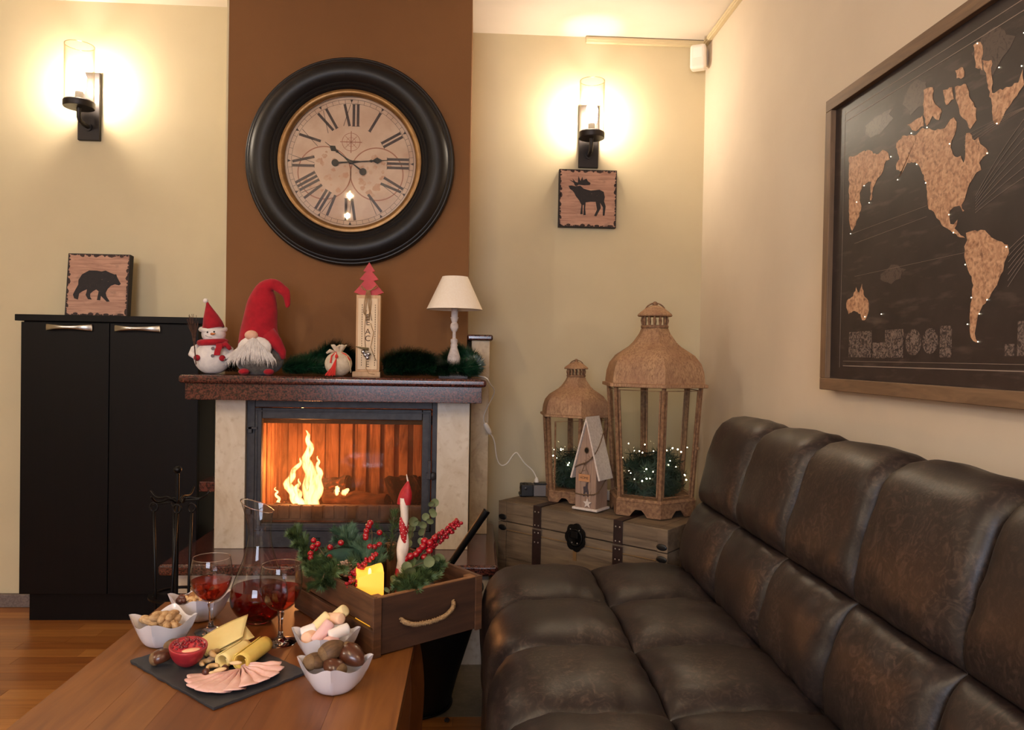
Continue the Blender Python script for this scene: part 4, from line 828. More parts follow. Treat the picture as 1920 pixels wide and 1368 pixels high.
def lantern(name, label, loc, sr, sz, rz, open_side=None):
    t = thing(name, label, 'lantern', loc, rz=rz)
    H6 = Matrix.Rotation(-PI / 2, 4, 'Z')
    prof = [(0.208, 0.484), (0.213, 0.486), (0.213, 0.497), (0.201, 0.499), (0.199, 0.52), (0.196, 0.543), (0.185, 0.575), (0.160, 0.605), (0.130, 0.624), (0.105, 0.640), (0.088, 0.656), (0.076, 0.672), (0.063, 0.690), (0.055, 0.708), (0.050, 0.712)]
    roof = B().lathe([(r * sr, z * sz) for r, z in prof], 6, H6).build('roof', m_rust, t, smooth=True, auto=40)
    B().lathe([(r * sr, z * sz) for r, z in [(0.052, 0.711), (0.053, 0.715), (0.053, 0.721), (0.049, 0.722), (0.049, 0.711)]], 28, closed=True).build('collar_ring', m_rust2, roof, smooth=True, auto=40)
    for k in range(14):
        a = 2 * PI * k / 14; x, y = 0.047 * sr * math.cos(a), 0.047 * sr * math.sin(a)
        B().tube([(x, y, 0.721 * sz), (x * 1.04, y * 1.04, 0.740 * sz), (x, y, 0.758 * sz)], [0.0035 * sr, 0.0065 * sr, 0.0035 * sr], 6).build('collar_post', m_rust2, roof)
    B().lathe([(r * sr, z * sz) for r, z in [(0, 0.756), (0.064, 0.756), (0.067, 0.760), (0.064, 0.766), (0.052, 0.776), (0.034, 0.790), (0.016, 0.798), (0.010, 0.800), (0, 0.800)]], 30).build('cap', m_rust, roof, smooth=True, auto=50)
    B().ell((0, 0, 0.804 * sz), 0.011 * sr, 12, 8).build('knob', m_rust2, roof, smooth=True)
    B().tube([(0.040 * sr * math.cos(a), -0.004, (0.772 + 0.036 * math.sin(a)) * sz) for a in [k * PI / 12 for k in range(13)]], 0.0028 * sr, 6, cap=True).build('ring_handle', m_rust2, roof, smooth=True)
    # base with cut-out feet
    bs = B().lathe([(0, 0.050 * sz), (0.172 * sr, 0.050 * sz), (0.174 * sr, 0.056 * sz), (0.168 * sr, 0.066 * sz), (0, 0.066 * sz)], 6, H6).build('base', m_rust2, t)
    hv = hexv(0.172 * sr, 0)
    for k in range(6):
        a, c = Vector(hv[k]), Vector(hv[(k + 1) % 6]); L_ = (c - a).length; ang = math.atan2(c.y - a.y, c.x - a.x)
        f = 0.052 * sr
        pl = [(0, 0), (f, 0), (f + 0.012 * sr, 0.016 * sz), (f + 0.022 * sr, 0.026 * sz), (L_ - f - 0.022 * sr, 0.026 * sz), (L_ - f - 0.012 * sr, 0.016 * sz), (L_ - f, 0), (L_, 0), (L_, 0.051 * sz), (0, 0.051 * sz)]
        B().prism(pl, 0.005, Matrix.Translation(a) @ Matrix.Rotation(ang, 4, 'Z') @ YFACE, -0.004).build('base_apron', m_rust2, bs)
    lo, hi = hexv(0.158 * sr, 0.066 * sz), hexv(0.185 * sr, 0.485 * sz)
    for k in range(6):
        B().tube([lo[k], hi[k]], 0.0085 * sr if sr > .9 else 0.0085, 4).build('post', m_rust2, t)
        a0, a1 = Vector(lo[k]), Vector(lo[(k + 1) % 6]); b0, b1 = Vector(hi[k]), Vector(hi[(k + 1) % 6])
        m0, m1 = a0.lerp(a1, .08), a0.lerp(a1, .92); n0, n1 = b0.lerp(b1, .07) - Vector((0, 0, 0.012)), b0.lerp(b1, .93) - Vector((0, 0, 0.012))
        if open_side == k:      # door swung outwards round its left edge
            hinge = a0.lerp(a1, .95); R_ = Matrix.Translation(hinge) @ Matrix.Rotation(math.radians(50), 4, 'Z') @ Matrix.Translation(-hinge)
            m0, m1, n0, n1 = [R_ @ v for v in (m0, m1, n0, n1)]
        up = Vector((0, 0, 0.010))
        fr = B().tube([m0 + up, m1 + up, n1, n0], 0.0045 * max(sr, .85), 4, closed=True).build('pane_frame', m_rust2, t)
        B().add([m0 + up, m1 + up, n1, n0], [(0, 1, 2, 3)]).build('glass_pane', m_lglass, fr, fix=False)
    kb = Vector(lo[1]).lerp(Vector(hi[1]), .45)
    B().ell((kb.x * 1.04, kb.y * 1.04 - 0.004, kb.z), 0.006 * sr, 10, 6).build('door_catch', m_rust2, t)
    return t
def fairy(label, loc, R, h, n, nb, seed, L1=0.042, rz=0):
    t = thing('light_garland', label, 'fairy lights', loc, rz=rz)
    q = random.Random(seed); path = []
    k = 0; N_ = 90
    for k in range(N_):
        a = k * 2.4; r = R * (0.62 + 0.36 * q.random()); hr = h * (0.72 + 0.28 * math.sin(k * 1.1 + seed)) if k > N_ * .55 else h * .9
        path.append((r * math.cos(a), r * math.sin(a), 0.012 + (k / N_) ** 1.35 * hr))
    o = B().tube(smoothp(path, 1), 0.0018, 4).build('wire', m_wire, t); 
    o = blades(B(), path, n, 0.014, L1, 0.0022, seed, fwd=0.2)
    lim = R + 0.012
    vv = []
    for v in o.v:
        d = math.hypot(v[0], v[1]); s_ = min(1, lim / d) if d > 0 else 1; vv.append((v[0] * s_, v[1] * s_, max(v[2], 0.003)))
    o.v = vv
    o = o.build('pine_needles', m_need, t, fix=False); o['kind'] = 'stuff'
    me = B().ell((0, 0, 0), 0.0021, 8, 6).mesh('bulb', m_fairy, True)
    for k in range(nb):
        a = q.uniform(PI * 1.0, PI * 2.0) if k % 4 else q.uniform(0, PI); r = R * q.uniform(0.75, 1.04)
        z = q.uniform(0.08, 1.0) ** 0.8 * h + 0.03
        inst('bulb', me, t, (r * math.cos(a), r * math.sin(a), z), scale=[q.choice((0.8, 1, 1.35))] * 3)
    return t
CZ = 0.5245
big = lantern('lantern', 'large rusty metal lantern with domed roof and glass sides on the chest', (0.697, 2.868, CZ), 1.0, 0.995, -0.03)
sml = lantern('lantern', 'small rusty metal lantern with open door behind the birdhouse on the chest', (0.425, 3.095, CZ), 0.75, 0.714, 0.02, open_side=5)
fairy('fairy lights tangled in dark pine needles inside the large lantern', (0.697, 2.868, CZ + 0.066), 0.134, 0.160, 15000, 34, 3)
fairy('fairy lights tangled in dark pine needles inside the small lantern', (0.425, 3.095, CZ + 0.048), 0.100, 0.150, 9000, 24, 9)
# dark wire and white strip lying between the lanterns
t = thing('battery_box', 'white battery box lying behind the birdhouse and large lantern on the chest', 'battery box', (0.585, 3.05, CZ), rz=-0.7)
B().box(-0.045, 0.045, -0.012, 0.012, 0, 0.040).build('case', m_sens, t, bevel=0.003)
B().tube([(0.03, -0.012, 0.035), (0.055, -0.03, 0.045), (0.062, -0.055, 0.03), (0.058, -0.07, 0.005), (0.08, -0.08, 0.003)], 0.002, 6).build('wire', m_wire, t, smooth=True)

# ------------------------------------------------------------------ birdhouse
m_bh = wood('whitewashed_board', (176, 146, 126), (150, 120, 102), (60, 60, 5), 0.75, bump=0.2)
m_bhs = wood('whitewashed_board_side', (172, 142, 122), (146, 116, 98), (60, 60, 5), 0.75, bump=0.2)
m_wht = M('white_glitter_paint', S(232, 218, 206), 0.7, col2=S(210, 194, 182), scale=(120, 120, 120), bump=0.3, bdist=0.002)
m_twn = M('rough_twine', S(120, 92, 64), 0.9, col2=S(96, 72, 50), scale=(150, 150, 150))
t = thing('birdhouse', 'tall whitewashed wooden birdhouse with steep white roof in front of the small lantern', 'birdhouse', (0.466, 2.886, CZ), rz=-0.70)
W2, D2, HW, HP_ = 0.046, 0.040, 0.168, 0.335
B().box(-0.058, 0.056, -0.052, 0.046, 0, 0.010).build('base', m_wht, t, bevel=0.003)
gable = [(-W2, 0.010), (W2, 0.010), (W2, HW), (0, HP_), (-W2, HW)]
for k in range(4):   # boards of the front
    x0 = -W2 + k * W2 / 2; x1 = x0 + W2 / 2 - 0.001
    top = lambda x: HW + (HP_ - HW) * (1 - abs(x) / W2)
    xs = [x0, x1] if not (x0 < 0 < x1) else [x0, 0, x1]
    pl = [(x0, 0.010), (x1, 0.010), (x1, top(x1)), (x0, top(x0))]
    B().prism(pl, 0.005, YFACE, D2).build('board', m_bh, t)
B().prism(gable, 0.004, YFACE, -D2).build('back', m_bh, t)
for s_ in (-1, 1): B().box(min(s_ * W2, s_ * (W2 - 0.005)), max(s_ * W2, s_ * (W2 - 0.005)), -D2, D2 - 0.004, 0.010, HW).build('side', m_bhs, t)
sl = math.atan2(HP_ - HW, W2)
for s_ in (-1, 1):
    ex = W2 + 0.014; ez = HW - 0.052
    pl = [(0, HP_ + 0.008), (s_ * ex, ez + 0.004), (s_ * (ex + 0.007), ez + 0.006), (0, HP_ + 0.026)] 
    B().prism(pl, 0.100, YFACE, -0.047).build('roof_panel', m_wht, t)
hl = B().lathe([(0, 0), (0.0085, 0), (0.0085, 0.001), (0, 0.001)], 24, TRS((0.002, -0.0452, 0.232), (PI / 2, 0, 0), (1, 1.25, 1))).build('entrance_hole', m_blk, t)
B().lathe([(0.008, 0), (0.0105, 0), (0.0105, 0.0014), (0.008, 0.0014)], 24, TRS((0.002, -0.0452, 0.232), (PI / 2, 0, 0), (1, 1.25, 1)), closed=True).build('hole_ring', m_twn, t)
r7 = random.Random(4)
def twine(pts, r=0.0022): 
    b = B()
    for k in range(3):
        b.tube([(p[0], p[1] + 0.0016 * math.sin(i * 1.5 + k * 2.1), p[2] + 0.0018 * math.cos(i * 1.5 + k * 2.1)) for i, p in enumerate(smoothp(pts, 2))], r * .6, 5)
    for k in range(14):
        p = Vector(r7.choice(pts)); b.tube([p, p + Vector((r7.uniform(-.015, .02), -0.004, r7.uniform(-.004, .018)))], 0.0005, 3)
    return b
twine([(-0.060, -0.045, 0.155), (-0.040, -0.050, 0.168), (-0.018, -0.052, 0.178), (0.004, -0.052, 0.185), (0.024, -0.052, 0.200), (0.044, -0.048, 0.225), (0.0475, -0.020, 0.262), (0.040, 0.01, 0.295)]).build('twine', m_twn, t)
twine([(-0.048, -0.0475, 0.062), (-0.02, -0.050, 0.060), (0.02, -0.050, 0.062), (0.049, -0.046, 0.068), (0.051, -0.015, 0.088), (0.052, 0.015, 0.115), (0.053, 0.036, 0.13)]).build('twine', m_twn, t)
twine([(-0.004, -0.049, 0.178), (-0.016, -0.049, 0.150), (-0.020, -0.049, 0.138)], 0.001).tube([(-0.002, -0.049, 0.178), (0.010, -0.049, 0.150), (0.012, -0.049, 0.138)], 0.0008, 4).build('hanger_string', m_twn, t)
tg = B().box(-0.030, 0.021, -0.051, -0.048, 0.112, 0.140).build('name_tag', M('tan_wood_tag', S(196, 140, 96), 0.6), t, bevel=0.001)
text_mesh('tag_text', 'HOME', 0.0135, m_burn, tg, (-0.0045, -0.0513, 0.126), (PI / 2, 0, 0), 0.0002)
deer = [(0, 0), (0.003, 0.014), (0.001, 0.028), (0.010, 0.030), (0.014, 0.042), (0.019, 0.043), (0.017, 0.036), (0.017, 0.026), (0.021, 0.014), (0.021, 0), (0.018, 0), (0.016, 0.013), (0.007, 0.013), (0.006, 0)]
B().prism([(p[0] * 1.15 - 0.010, p[1] * 1.3 + 0.055) for p in deer], 0.002, YFACE, 0.0475).build('reindeer_cutout', M('grey_painted_wood', S(70, 58, 62), 0.7), t)
star = [((0.020 if k % 2 == 0 else 0.0085) * math.sin(k * PI / 5), (0.020 if k % 2 == 0 else 0.0085) * math.cos(k * PI / 5)) for k in range(10)]
B().prism([(p[0] + 0.012, p[1] + 0.030) for p in star], 0.003, YFACE, 0.050).build('star', m_wht, t, bevel=0.0006)

# ------------------------------------------------------------------ framed map on the right wall
MW = Matrix(((0, 0, -1, 0), (1, 0, 0, 0), (0, 1, 0, 0), (0, 0, 0, 1)))    # (y, z, out) -> world, facing -x
m_fr = M('grey_oak_frame', S(136, 108, 82), 0.6, col2=S(100, 78, 58), scale=(60, 4, 40), dist=1.2, bump=0.2, bdist=0.002, lo=0.3, hi=0.7)
m_frv = M('grey_oak_frame_upright', S(136, 108, 82), 0.6, col2=S(100, 78, 58), scale=(60, 60, 4), dist=1.2, bump=0.2, bdist=0.002, lo=0.3, hi=0.7)
m_sea = M('black_map_print', S(50, 42, 42), 0.45, col2=S(38, 31, 32), scale=(12, 12, 12), spec=0.5, layer=((90, 12, 60), S(84, 72, 68), 0.56, 0.8))
m_land = M('parchment_land_print', S(216, 176, 142), 0.5, col2=S(172, 126, 96), scale=(34, 34, 34), dist=2.5, detail=10, layer=((110, 110, 110), S(128, 88, 66), 0.5, 0.72))
m_chalk = M('chalk_sketch_print', S(120, 106, 100), 0.5, col2=S(50, 42, 42), scale=(70, 70, 70), dist=2.5, lo=0.44, hi=0.56)
m_line = M('chalk_line_print', S(150, 136, 126), 0.5)
t = thing('framed_map', 'large framed dark world map with tiny lit points on the right wall', 'picture', (1.06, 1.4, 1.45))
Y0, Y1, Z0_, Z1_ = 0.62, 2.150, 1.034, 1.876; FW = 0.034
def wbox(y0, y1, z0, z1, x0, x1): return B().box(x0, x1, y0, y1, z0, z1)
wbox(Y0, Y1, Z0_, Z0_ + FW, 1.016, 1.0585).build('frame_bar', m_fr, t, world=True, bevel=0.002)
wbox(Y0, Y1, Z1_ - FW, Z1_, 1.016, 1.0585).build('frame_bar', m_fr, t, world=True, bevel=0.002)
wbox(Y1 - FW, Y1, Z0_ + FW, Z1_ - FW, 1.016, 1.0585).build('frame_bar', m_frv, t, world=True, bevel=0.002)
wbox(Y0, Y0 + FW, Z0_ + FW, Z1_ - FW, 1.016, 1.0585).build('frame_bar', m_frv, t, world=True, bevel=0.002)
wbox(Y0 + FW, Y1 - FW, Z0_ + FW, Z1_ - FW, 1.031, 1.052).build('map_panel', m_sea, t, world=True)
def wpoly(pl, out, th=0.0004): return B().prism([(p[0], p[1]) for p in pl], th, MW, -out)
def jag(pl, seed, a=0.0028):      # coastline detail
    q = random.Random(seed); o = []
    for i in range(len(pl)):
        p, c = pl[i], pl[(i + 1) % len(pl)]; o.append(p); L_ = math.hypot(c[0] - p[0], c[1] - p[1]); n = int(L_ / 0.008)
        for k in range(1, n): f = k / n; o.append((p[0] + (c[0] - p[0]) * f + q.uniform(-a, a), p[1] + (c[1] - p[1]) * f + q.uniform(-a, a)))
    return o
AFR = [(1.05, 1.47), (0.98, 1.49), (0.90, 1.47), (0.84, 1.46), (0.80, 1.40), (0.77, 1.37), (0.80, 1.34), (0.82, 1.28), (0.86, 1.20), (0.90, 1.17), (0.93, 1.24), (0.94, 1.33), (0.98, 1.36), (1.05, 1.37), (1.08, 1.42)]
EUR = [(1.03, 1.52), (0.98, 1.52), (0.92, 1.51), (0.80, 1.52), (0.72, 1.56), (0.70, 1.64), (0.80, 1.67), (0.90, 1.69), (0.95, 1.63), (1.00, 1.59), (1.04, 1.57)]
for i, pl in enumerate(LAND + [AFR, EUR]):
    wpoly(jag(pl, i), 1.0308).build('continent', m_land, t, world=True, fix=False)
for y0, y1, z0, z1 in ((1.893, 2.01, 1.129, 1.198), (1.828, 1.887, 1.127, 1.167), (1.749, 1.829, 1.129, 1.198), (1.566, 1.607, 1.13, 1.2), (1.378, 1.404, 1.134, 1.157), (1.30, 1.37, 1.134, 1.2), (1.80, 1.97, 1.70, 1.76), (1.66, 1.78, 1.70, 1.79), (1.40, 1.53, 1.70, 1.80), (1.74, 1.86, 1.31, 1.36)):
    big_ = z0 > 1.25
    m_ = m_chalk if not big_ else bpy.data.materials.get('faint_chalk_print') or M('faint_chalk_print', S(84, 72, 68), 0.4, col2=S(46, 38, 39), scale=(55, 55, 55), dist=2.5, lo=0.5, hi=0.66)
    if big_:
        q = random.Random(int(y0 * 1000)); cy, cz = (y0 + y1) / 2, (z0 + z1) / 2
        pl = [(cy + (y1 - y0) / 2 * math.cos(k * PI / 9) * q.uniform(.6, 1.05), cz + (z1 - z0) / 2 * math.sin(k * PI / 9) * q.uniform(.6, 1.05)) for k in range(18)]
    else: pl = [(y0, z0), (y1, z0), (y1, z1), (y0, z1)]
    wpoly(pl, 1.0309, 0.0002).build('chart_inset', m_, t, world=True, fix=False)
for cy, cz, r in ((1.708, 1.165, 0.031), (1.643, 1.167, 0.029)):
    wpoly([(cy + r * math.cos(k * PI / 16), cz + r * math.sin(k * PI / 16)) for k in range(32)], 1.0309, 0.0002).build('chart_inset', m_chalk, t, world=True, fix=False)
b = B()
def wline(p, q, w=0.0012):
    d = Vector((q[0] - p[0], q[1] - p[1])); d.normalize(); n = Vector((-d.y, d.x)) * w / 2
    b.prism([(p[0] + n.x, p[1] + n.y), (p[0] - n.x, p[1] - n.y), (q[0] - n.x, q[1] - n.y), (q[0] + n.x, q[1] + n.y)], 0.0003, MW, -1.0307)
for p, q, w_ in (((2.04, 1.105), (0.66, 1.105), 0.0022), ((2.04, 1.118), (0.66, 1.118), 0.0008), ((2.06, 1.812), (0.66, 1.812), 0.0016), ((2.06, 1.790), (0.66, 1.790), 0.0016), ((2.06, 1.82), (2.06, 1.10), 0.001),
               ((2.018, 1.468), (1.668, 1.478), 0.0006), ((1.992, 1.439), (1.667, 1.453), 0.0006), ((1.987, 1.349), (1.527, 1.352), 0.0005)): wline(p, q, w_)
def warc(p, q, h, w=0.0007):
    pr_ = None
    for k in range(17):
        f = k / 16; c = (p[0] + (q[0] - p[0]) * f, p[1] + (q[1] - p[1]) * f + h * 4 * f * (1 - f))
        if pr_: wline(pr_, c, w)
        pr_ = c
for k in range(7): warc((1.50, 1.43 + k * .006), (0.98, 1.50 + k * 0.02), 0.03 + 0.012 * k); warc((1.40, 1.34 - k * .012), (1.0, 1.38 + k * .02), 0.05)
for k in range(4): warc((1.54, 1.60 - k * .01), (1.02, 1.56 - k * 0.01), 0.02 + .01 * k)
b.build('route_lines', m_line, t, world=True, fix=False)
me = B().ell((0, 0, 0), 0.0012, 6, 4).mesh('light_point', EM('led_point', (1, 0.86, 0.6, 1), 6), True)
for y_, z_ in CITY: inst('light_point', me, t, (1.0295 - 1.06, y_ - 1.4, z_ - 1.45))

# ------------------------------------------------------------------ sofa
from mathutils import noise
m_lea = M('worn_dark_leather', S(40, 32, 31), 0.42, spec=0.45, col2=S(88, 70, 62), scale=(30, 30, 30), detail=12, dist=3.0, lo=0.48, hi=0.74, bump=0.25, bscale=(160, 160, 160), bdist=0.0015, layer=((5, 5, 5), S(34, 28, 28), 0.35, 0.7))
t = thing('sofa', 'dark brown tufted leather sofa along the right wall', 'sofa', (0.5, 1.5, 0))
def plen(P): return [0] + [sum((Vector(P[i + 1]) - Vector(P[i])).length for i in range(j + 1)) for j in range(len(P) - 1)]
def pad(name, P, y0, y1, puff, nS, both, seed, sgn, wr=0.0065, pw=3.4):
    """one stuffed pad: section path P swept over y, pinched at its start (and end if both) and at both sides"""
    P = smoothp([(p[0], p[1], 0) for p in P], 2); A = plen(P); T = A[-1]
    def atp(s):
        for i in range(len(A) - 1):
            if s <= A[i + 1] or i == len(A) - 2:
                return Vector(P[i]).lerp(Vector(P[i + 1]), (s - A[i]) / max(A[i + 1] - A[i], 1e-9))
    nv = 26; vs = []
    for i in range(nS + 1):
        a = i / nS; a = 0.5 - 0.5 * math.cos(a * PI) if both else a ** 1.35
        s = a * T; p = atp(s); q = atp(min(s + 0.02, T)); r = atp(max(s - 0.02, 0)); d = (q - r).normalized(); nrm = Vector((-d.y, d.x, 0)) * sgn
        u = abs(2 * a - 1) if both else max(0, 1 - s / 0.13)
        eu = (1 - u ** 2.6) ** 0.48 if u < 1 else 0
        for j in range(nv + 1):
            b_ = -math.cos(j / nv * PI); ev = (1 - abs(b_) ** pw) ** 0.46 if abs(b_) < 1 else 0
            k = eu * ev; y = (y0 + y1) / 2 + b_ * (y1 - y0) / 2
            w_ = noise.noise(Vector((p.x * 9 + seed * 3, y * 9, p.y * 9))) * 0.007 * k
            w_ += wr * math.sin(b_ * 9 + noise.noise(Vector((s * 6, y * 5, seed))) * 4) * (1 - eu) * eu * ev * 2.2
            w_ += wr * math.sin(s * 60 + noise.noise(Vector((s * 9, y * 7, seed + 5))) * 5) * (1 - ev) * ev * eu * 1.6
            h = puff * k + w_
            vs.append((p.x + nrm.x * h, y, p.y + nrm.y * h))
    fs = []
    for i in range(nS):
        for j in range(nv):
            c = i * (nv + 1) + j; fs.append((c, c + 1, c + nv + 2, c + nv + 1) if sgn < 0 else (c, c + nv + 1, c + nv + 2, c + 1))
    return B().add(vs, fs).build(name, m_lea, t, smooth=True, world=True, fix=False)
YB = [2.50, 2.135, 1.80, 1.465, 1.13, 0.795, 0.46]
SB = [(0.73, 0.392), (0.56, 0.392), (0.403, 0.392)]
SF = [(0.403, 0.392), (0.28, 0.392), (0.17, 0.392), (0.115, 0.380), (0.090, 0.345), (0.085, 0.25), (0.088, 0.11)]
BL = [(0.785, 0.630), (0.758, 0.55), (0.738, 0.47), (0.73, 0.40)]
BU = [(0.785, 0.630), (0.805, 0.70), (0.830, 0.78), (0.852, 0.850), (0.876, 0.876), (0.915, 0.878), (0.945, 0.860), (0.962, 0.80), (0.965, 0.62), (0.96, 0.42)]
for i in range(6):
    y1, y0 = YB[i] - 0.001, YB[i + 1] + 0.001
    pad('seat_pad', SB, y0, y1, 0.056, 22, True, i, -1, pw=2.6)
    pad('seat_pad', SF, y0, y1, 0.052, 34, False, i + 10, -1, pw=2.6)
    pad('back_pad', BL, y0, y1, 0.052, 22, True, i + 20, -1, pw=5.0)
    pad('back_pad', BU, y0, y1, 0.054, 44, False, i + 30, 1, pw=6.5)
XZ = Matrix.Rotation(PI / 2, 4, 'X')
m_lead = M('dark_leather_core', S(30, 24, 23), 0.5)
core = [(0.090, 0.11), (0.088, 0.34), (0.12, 0.38), (0.17, 0.389), (0.72, 0.389), (0.74, 0.47), (0.788, 0.62), (0.835, 0.78), (0.862, 0.84), (0.89, 0.862), (0.91, 0.862), (0.94, 0.85), (0.955, 0.80), (0.958, 0.40), (0.95, 0.11)]
B().prism(core, 2.034, XZ, -2.496).build('upholstered_core', m_lead, t, world=True)
for x in (0.16, 0.86):
    for y in (2.36, 0.58):
        B().tube([(x, y, 0.12), (x, y, 0.001)], [0.024, 0.017], 12).build('leg', m_black, t, world=True, smooth=True, auto=40)
# ------------------------------------------------------------------ coffee table
TZ = 0.45
t = thing('coffee_table', 'low cherry wood coffee table holding the snacks and wine', 'table', (-0.47, 1.37, 0))
XA, XB, YA, YB_ = -0.806, -0.128, 0.74, 2.01
ws = [(-0.806, -0.6711), (-0.6708, -0.5691), (-0.5689, -0.3991), (-0.3989, -0.2611), (-0.2609, -0.128)]
for i, (x0, x1) in enumerate(ws):
    B().box(x0, x1, YA, YB_, TZ - 0.026, TZ).build('top_board', (m_table, m_table, m_table2, m_table2, m_table)[i], t, world=True, bevel=0.0003)
B().box(XA + 0.05, XB - 0.05, YA + 0.05, YA + 0.07, 0.35, TZ - 0.026).box(XA + 0.05, XB - 0.05, YB_ - 0.07, YB_ - 0.05, 0.35, TZ - 0.026).box(XA + 0.05, XA + 0.07, YA + 0.07, YB_ - 0.07, 0.35, TZ - 0.026).box(XB - 0.07, XB - 0.05, YA + 0.07, YB_ - 0.07, 0.35, TZ - 0.026).build('apron', m_table2, t, world=True, bevel=0.002)
for sx, x in ((-1, XA + 0.05), (1, XB - 0.045)):
    for y in (YA + 0.06, YB_ - 0.10):
        pts = [(x, y, 0.424), (x + sx * 0.020, y, 0.36), (x + sx * 0.030, y, 0.26), (x + sx * 0.022, y, 0.15), (x + sx * 0.026, y, 0.06), (x + sx * 0.040, y, 0.001)]
        B().tube(smoothp(pts), 0.033, 4).build('leg', m_table2, t, world=True, bevel=0.004)

# ------------------------------------------------------------------ white bowls
def bowl(label, x, y, rz, R=0.075, h=0.066):
    t = thing('bowl', label, 'bowl', (x, y, TZ + 0.0003), rz=rz, group='white pointed snack bowls')
    def outer(z, a):
        sq = 1 / max(abs(math.cos(a - PI / 4)), abs(math.sin(a - PI / 4))) / math.sqrt(2)      # 1 at corner, .707 at side mid
        return sq
    n = 72; vs = []; prof = []
    K = 12
    def surf(inner):
        rows = []
        for k in range(K + 1):
            f = k / K; row = []
            for j in range(n):
                a = 2 * PI * j / n; sq = outer(0, a)
                m = min(1, f * 1.15); rb = 0.030; corner = (0.5 + 0.5 * math.cos(4 * a)) ** 1.3
                rt = R * (0.30 * (1 - (1 - sq) * 0.2) + 0.70 * sq) * (1.0 + 0.0 * corner)
                g = f ** 0.62
                r = rb * (1 - g) * (1 - 0.10 * m * (1 - sq)) + rt * g
                zt = h - 0.017 * (1 - corner)
                z = zt * f ** 1.25
                if inner:
                    r = max(r - 0.0035, 0); z = max(z, 0) * (1 - 0.005 / h) + 0.005 * (1 - f) + 0.0
                row.append((r * math.cos(a), r * math.sin(a), z))
            rows.append(row)
        return rows
    o = surf(False); i = surf(True); o[0] = [(p[0], p[1], 0) for p in o[0]]
    ring = [[(0.026 * math.cos(2 * PI * j / n), 0.026 * math.sin(2 * PI * j / n), 0.0) for j in range(n)]]
    rows = [[(0.0005 * math.cos(2 * PI * j / n), 0.0005 * math.sin(2 * PI * j / n), 0.001) for j in range(n)]] + ring + o + i[::-1] + [[(0.0005 * math.cos(2 * PI * j / n), 0.0005 * math.sin(2 * PI * j / n), 0.0055) for j in range(n)]]
    vs = [p for r_ in rows for p in r_]; fs = []
    for k in range(len(rows) - 1):
        for j in range(n): fs.append((k * n + j, k * n + (j + 1) % n, (k + 1) * n + (j + 1) % n, (k + 1) * n + j))
    B().add(vs, fs).build('china_shell', m_white, t, smooth=True, auto=60)
    return t
BA, BB_, BC, BD = (-0.697, 1.728), (-0.672, 1.888), (-0.314, 1.645), (-0.266, 1.492)
bowl('white pointed bowl of peanuts in shells at the left table edge', *BA, 0.05)
bowl('white pointed bowl of mixed shelled nuts behind the peanut bowl', *BB_, 0.22)
bowl('white pointed bowl of pastel marshmallows against the wooden crate', *BC, 0.02)
bowl('white pointed bowl of brown chestnuts in front of the marshmallow bowl', *BD, 0.06)

def fill(spots, maker, name, label, cat, group):
    first = None
    for k, (p, rot, sc) in enumerate(spots):
        if first is None:
            o = maker(name, label, cat, group); first = o
        else: o = copy_tree(first)
        o.location = p; o.rotation_euler = rot; o.scale = (sc,) * 3
# peanuts
m_pea = M('peanut_shell', S(214, 180, 134), 0.85, col2=S(176, 136, 92), scale=(90, 260, 260), bump=0.6, bdist=0.002, lo=0.3, hi=0.7)
def mk_pea(name, label, cat, group):
    o = B().ell((0, 0, 0), (0.021, 0.0085, 0.0085), 18, 14, mtx=Matrix.Identity(4), fn=lambda x, y, z: (x, y * (1 - 0.30 * math.exp(-(x * 4) ** 2)) , z * (1 - 0.25 * math.exp(-(x * 4) ** 2)))).build(name, m_pea, None, smooth=True)
    # long axis x already; slightly ribbed
    return tag(o, label, cat, group)
q = random.Random(77); sp = []
for k in range(22):
    lay = 0 if k < 7 else (1 if k < 16 else 2)
    a = q.uniform(0, 2 * PI) if lay < 2 else k * 1.1; r = (0.026, 0.034, 0.016)[lay] * math.sqrt(q.uniform(0.25, 1))
    sp.append(((BA[0] + r * math.cos(a) * 1.2, BA[1] + r * math.sin(a), TZ + (0.032, 0.049, 0.062)[lay]), (q.uniform(-.3, .3), q.uniform(-.35, .35), q.uniform(0, PI)), q.uniform(1.05, 1.28)))
fill(sp, mk_pea, 'peanut', 'tan peanut in its shell heaped in the leftmost bowl', 'peanut', 'peanuts in the bowl')
# mixed nuts
m_cash = M('pale_cashew', S(222, 184, 128), 0.6, col2=S(200, 156, 100), scale=(60, 60, 60))
m_haz = M('dark_hazelnut', S(92, 46, 32), 0.35, col2=S(70, 34, 24), scale=(40, 40, 40), coat=0.2)
m_waln = M('walnut_kernel', S(186, 130, 74), 0.65, col2=S(120, 76, 40), scale=(90, 90, 90), bump=0.8, bdist=0.004, lo=0.35, hi=0.65)
def mk_cash(name, label, cat, group):
    pts = [(0.011 * math.cos(a), 0.011 * math.sin(a), 0) for a in [k * PI * 1.1 / 8 for k in range(9)]]
    return tag(B().tube(pts, [0.0015, 0.0042, 0.0052, 0.0055, 0.0055, 0.0055, 0.0052, 0.0042, 0.0015], 10).build(name, m_cash, None, smooth=True), label, cat, group)
def mk_haz(name, label, cat, group):
    o = B().ell((0, 0, 0), (0.0085, 0.0085, 0.009), 14, 10, fn=lambda x, y, z: (x * (1 - .2 * max(z, 0)), y * (1 - .2 * max(z, 0)), z)).build(name, m_haz, None, smooth=True); return tag(o, label, cat, group)
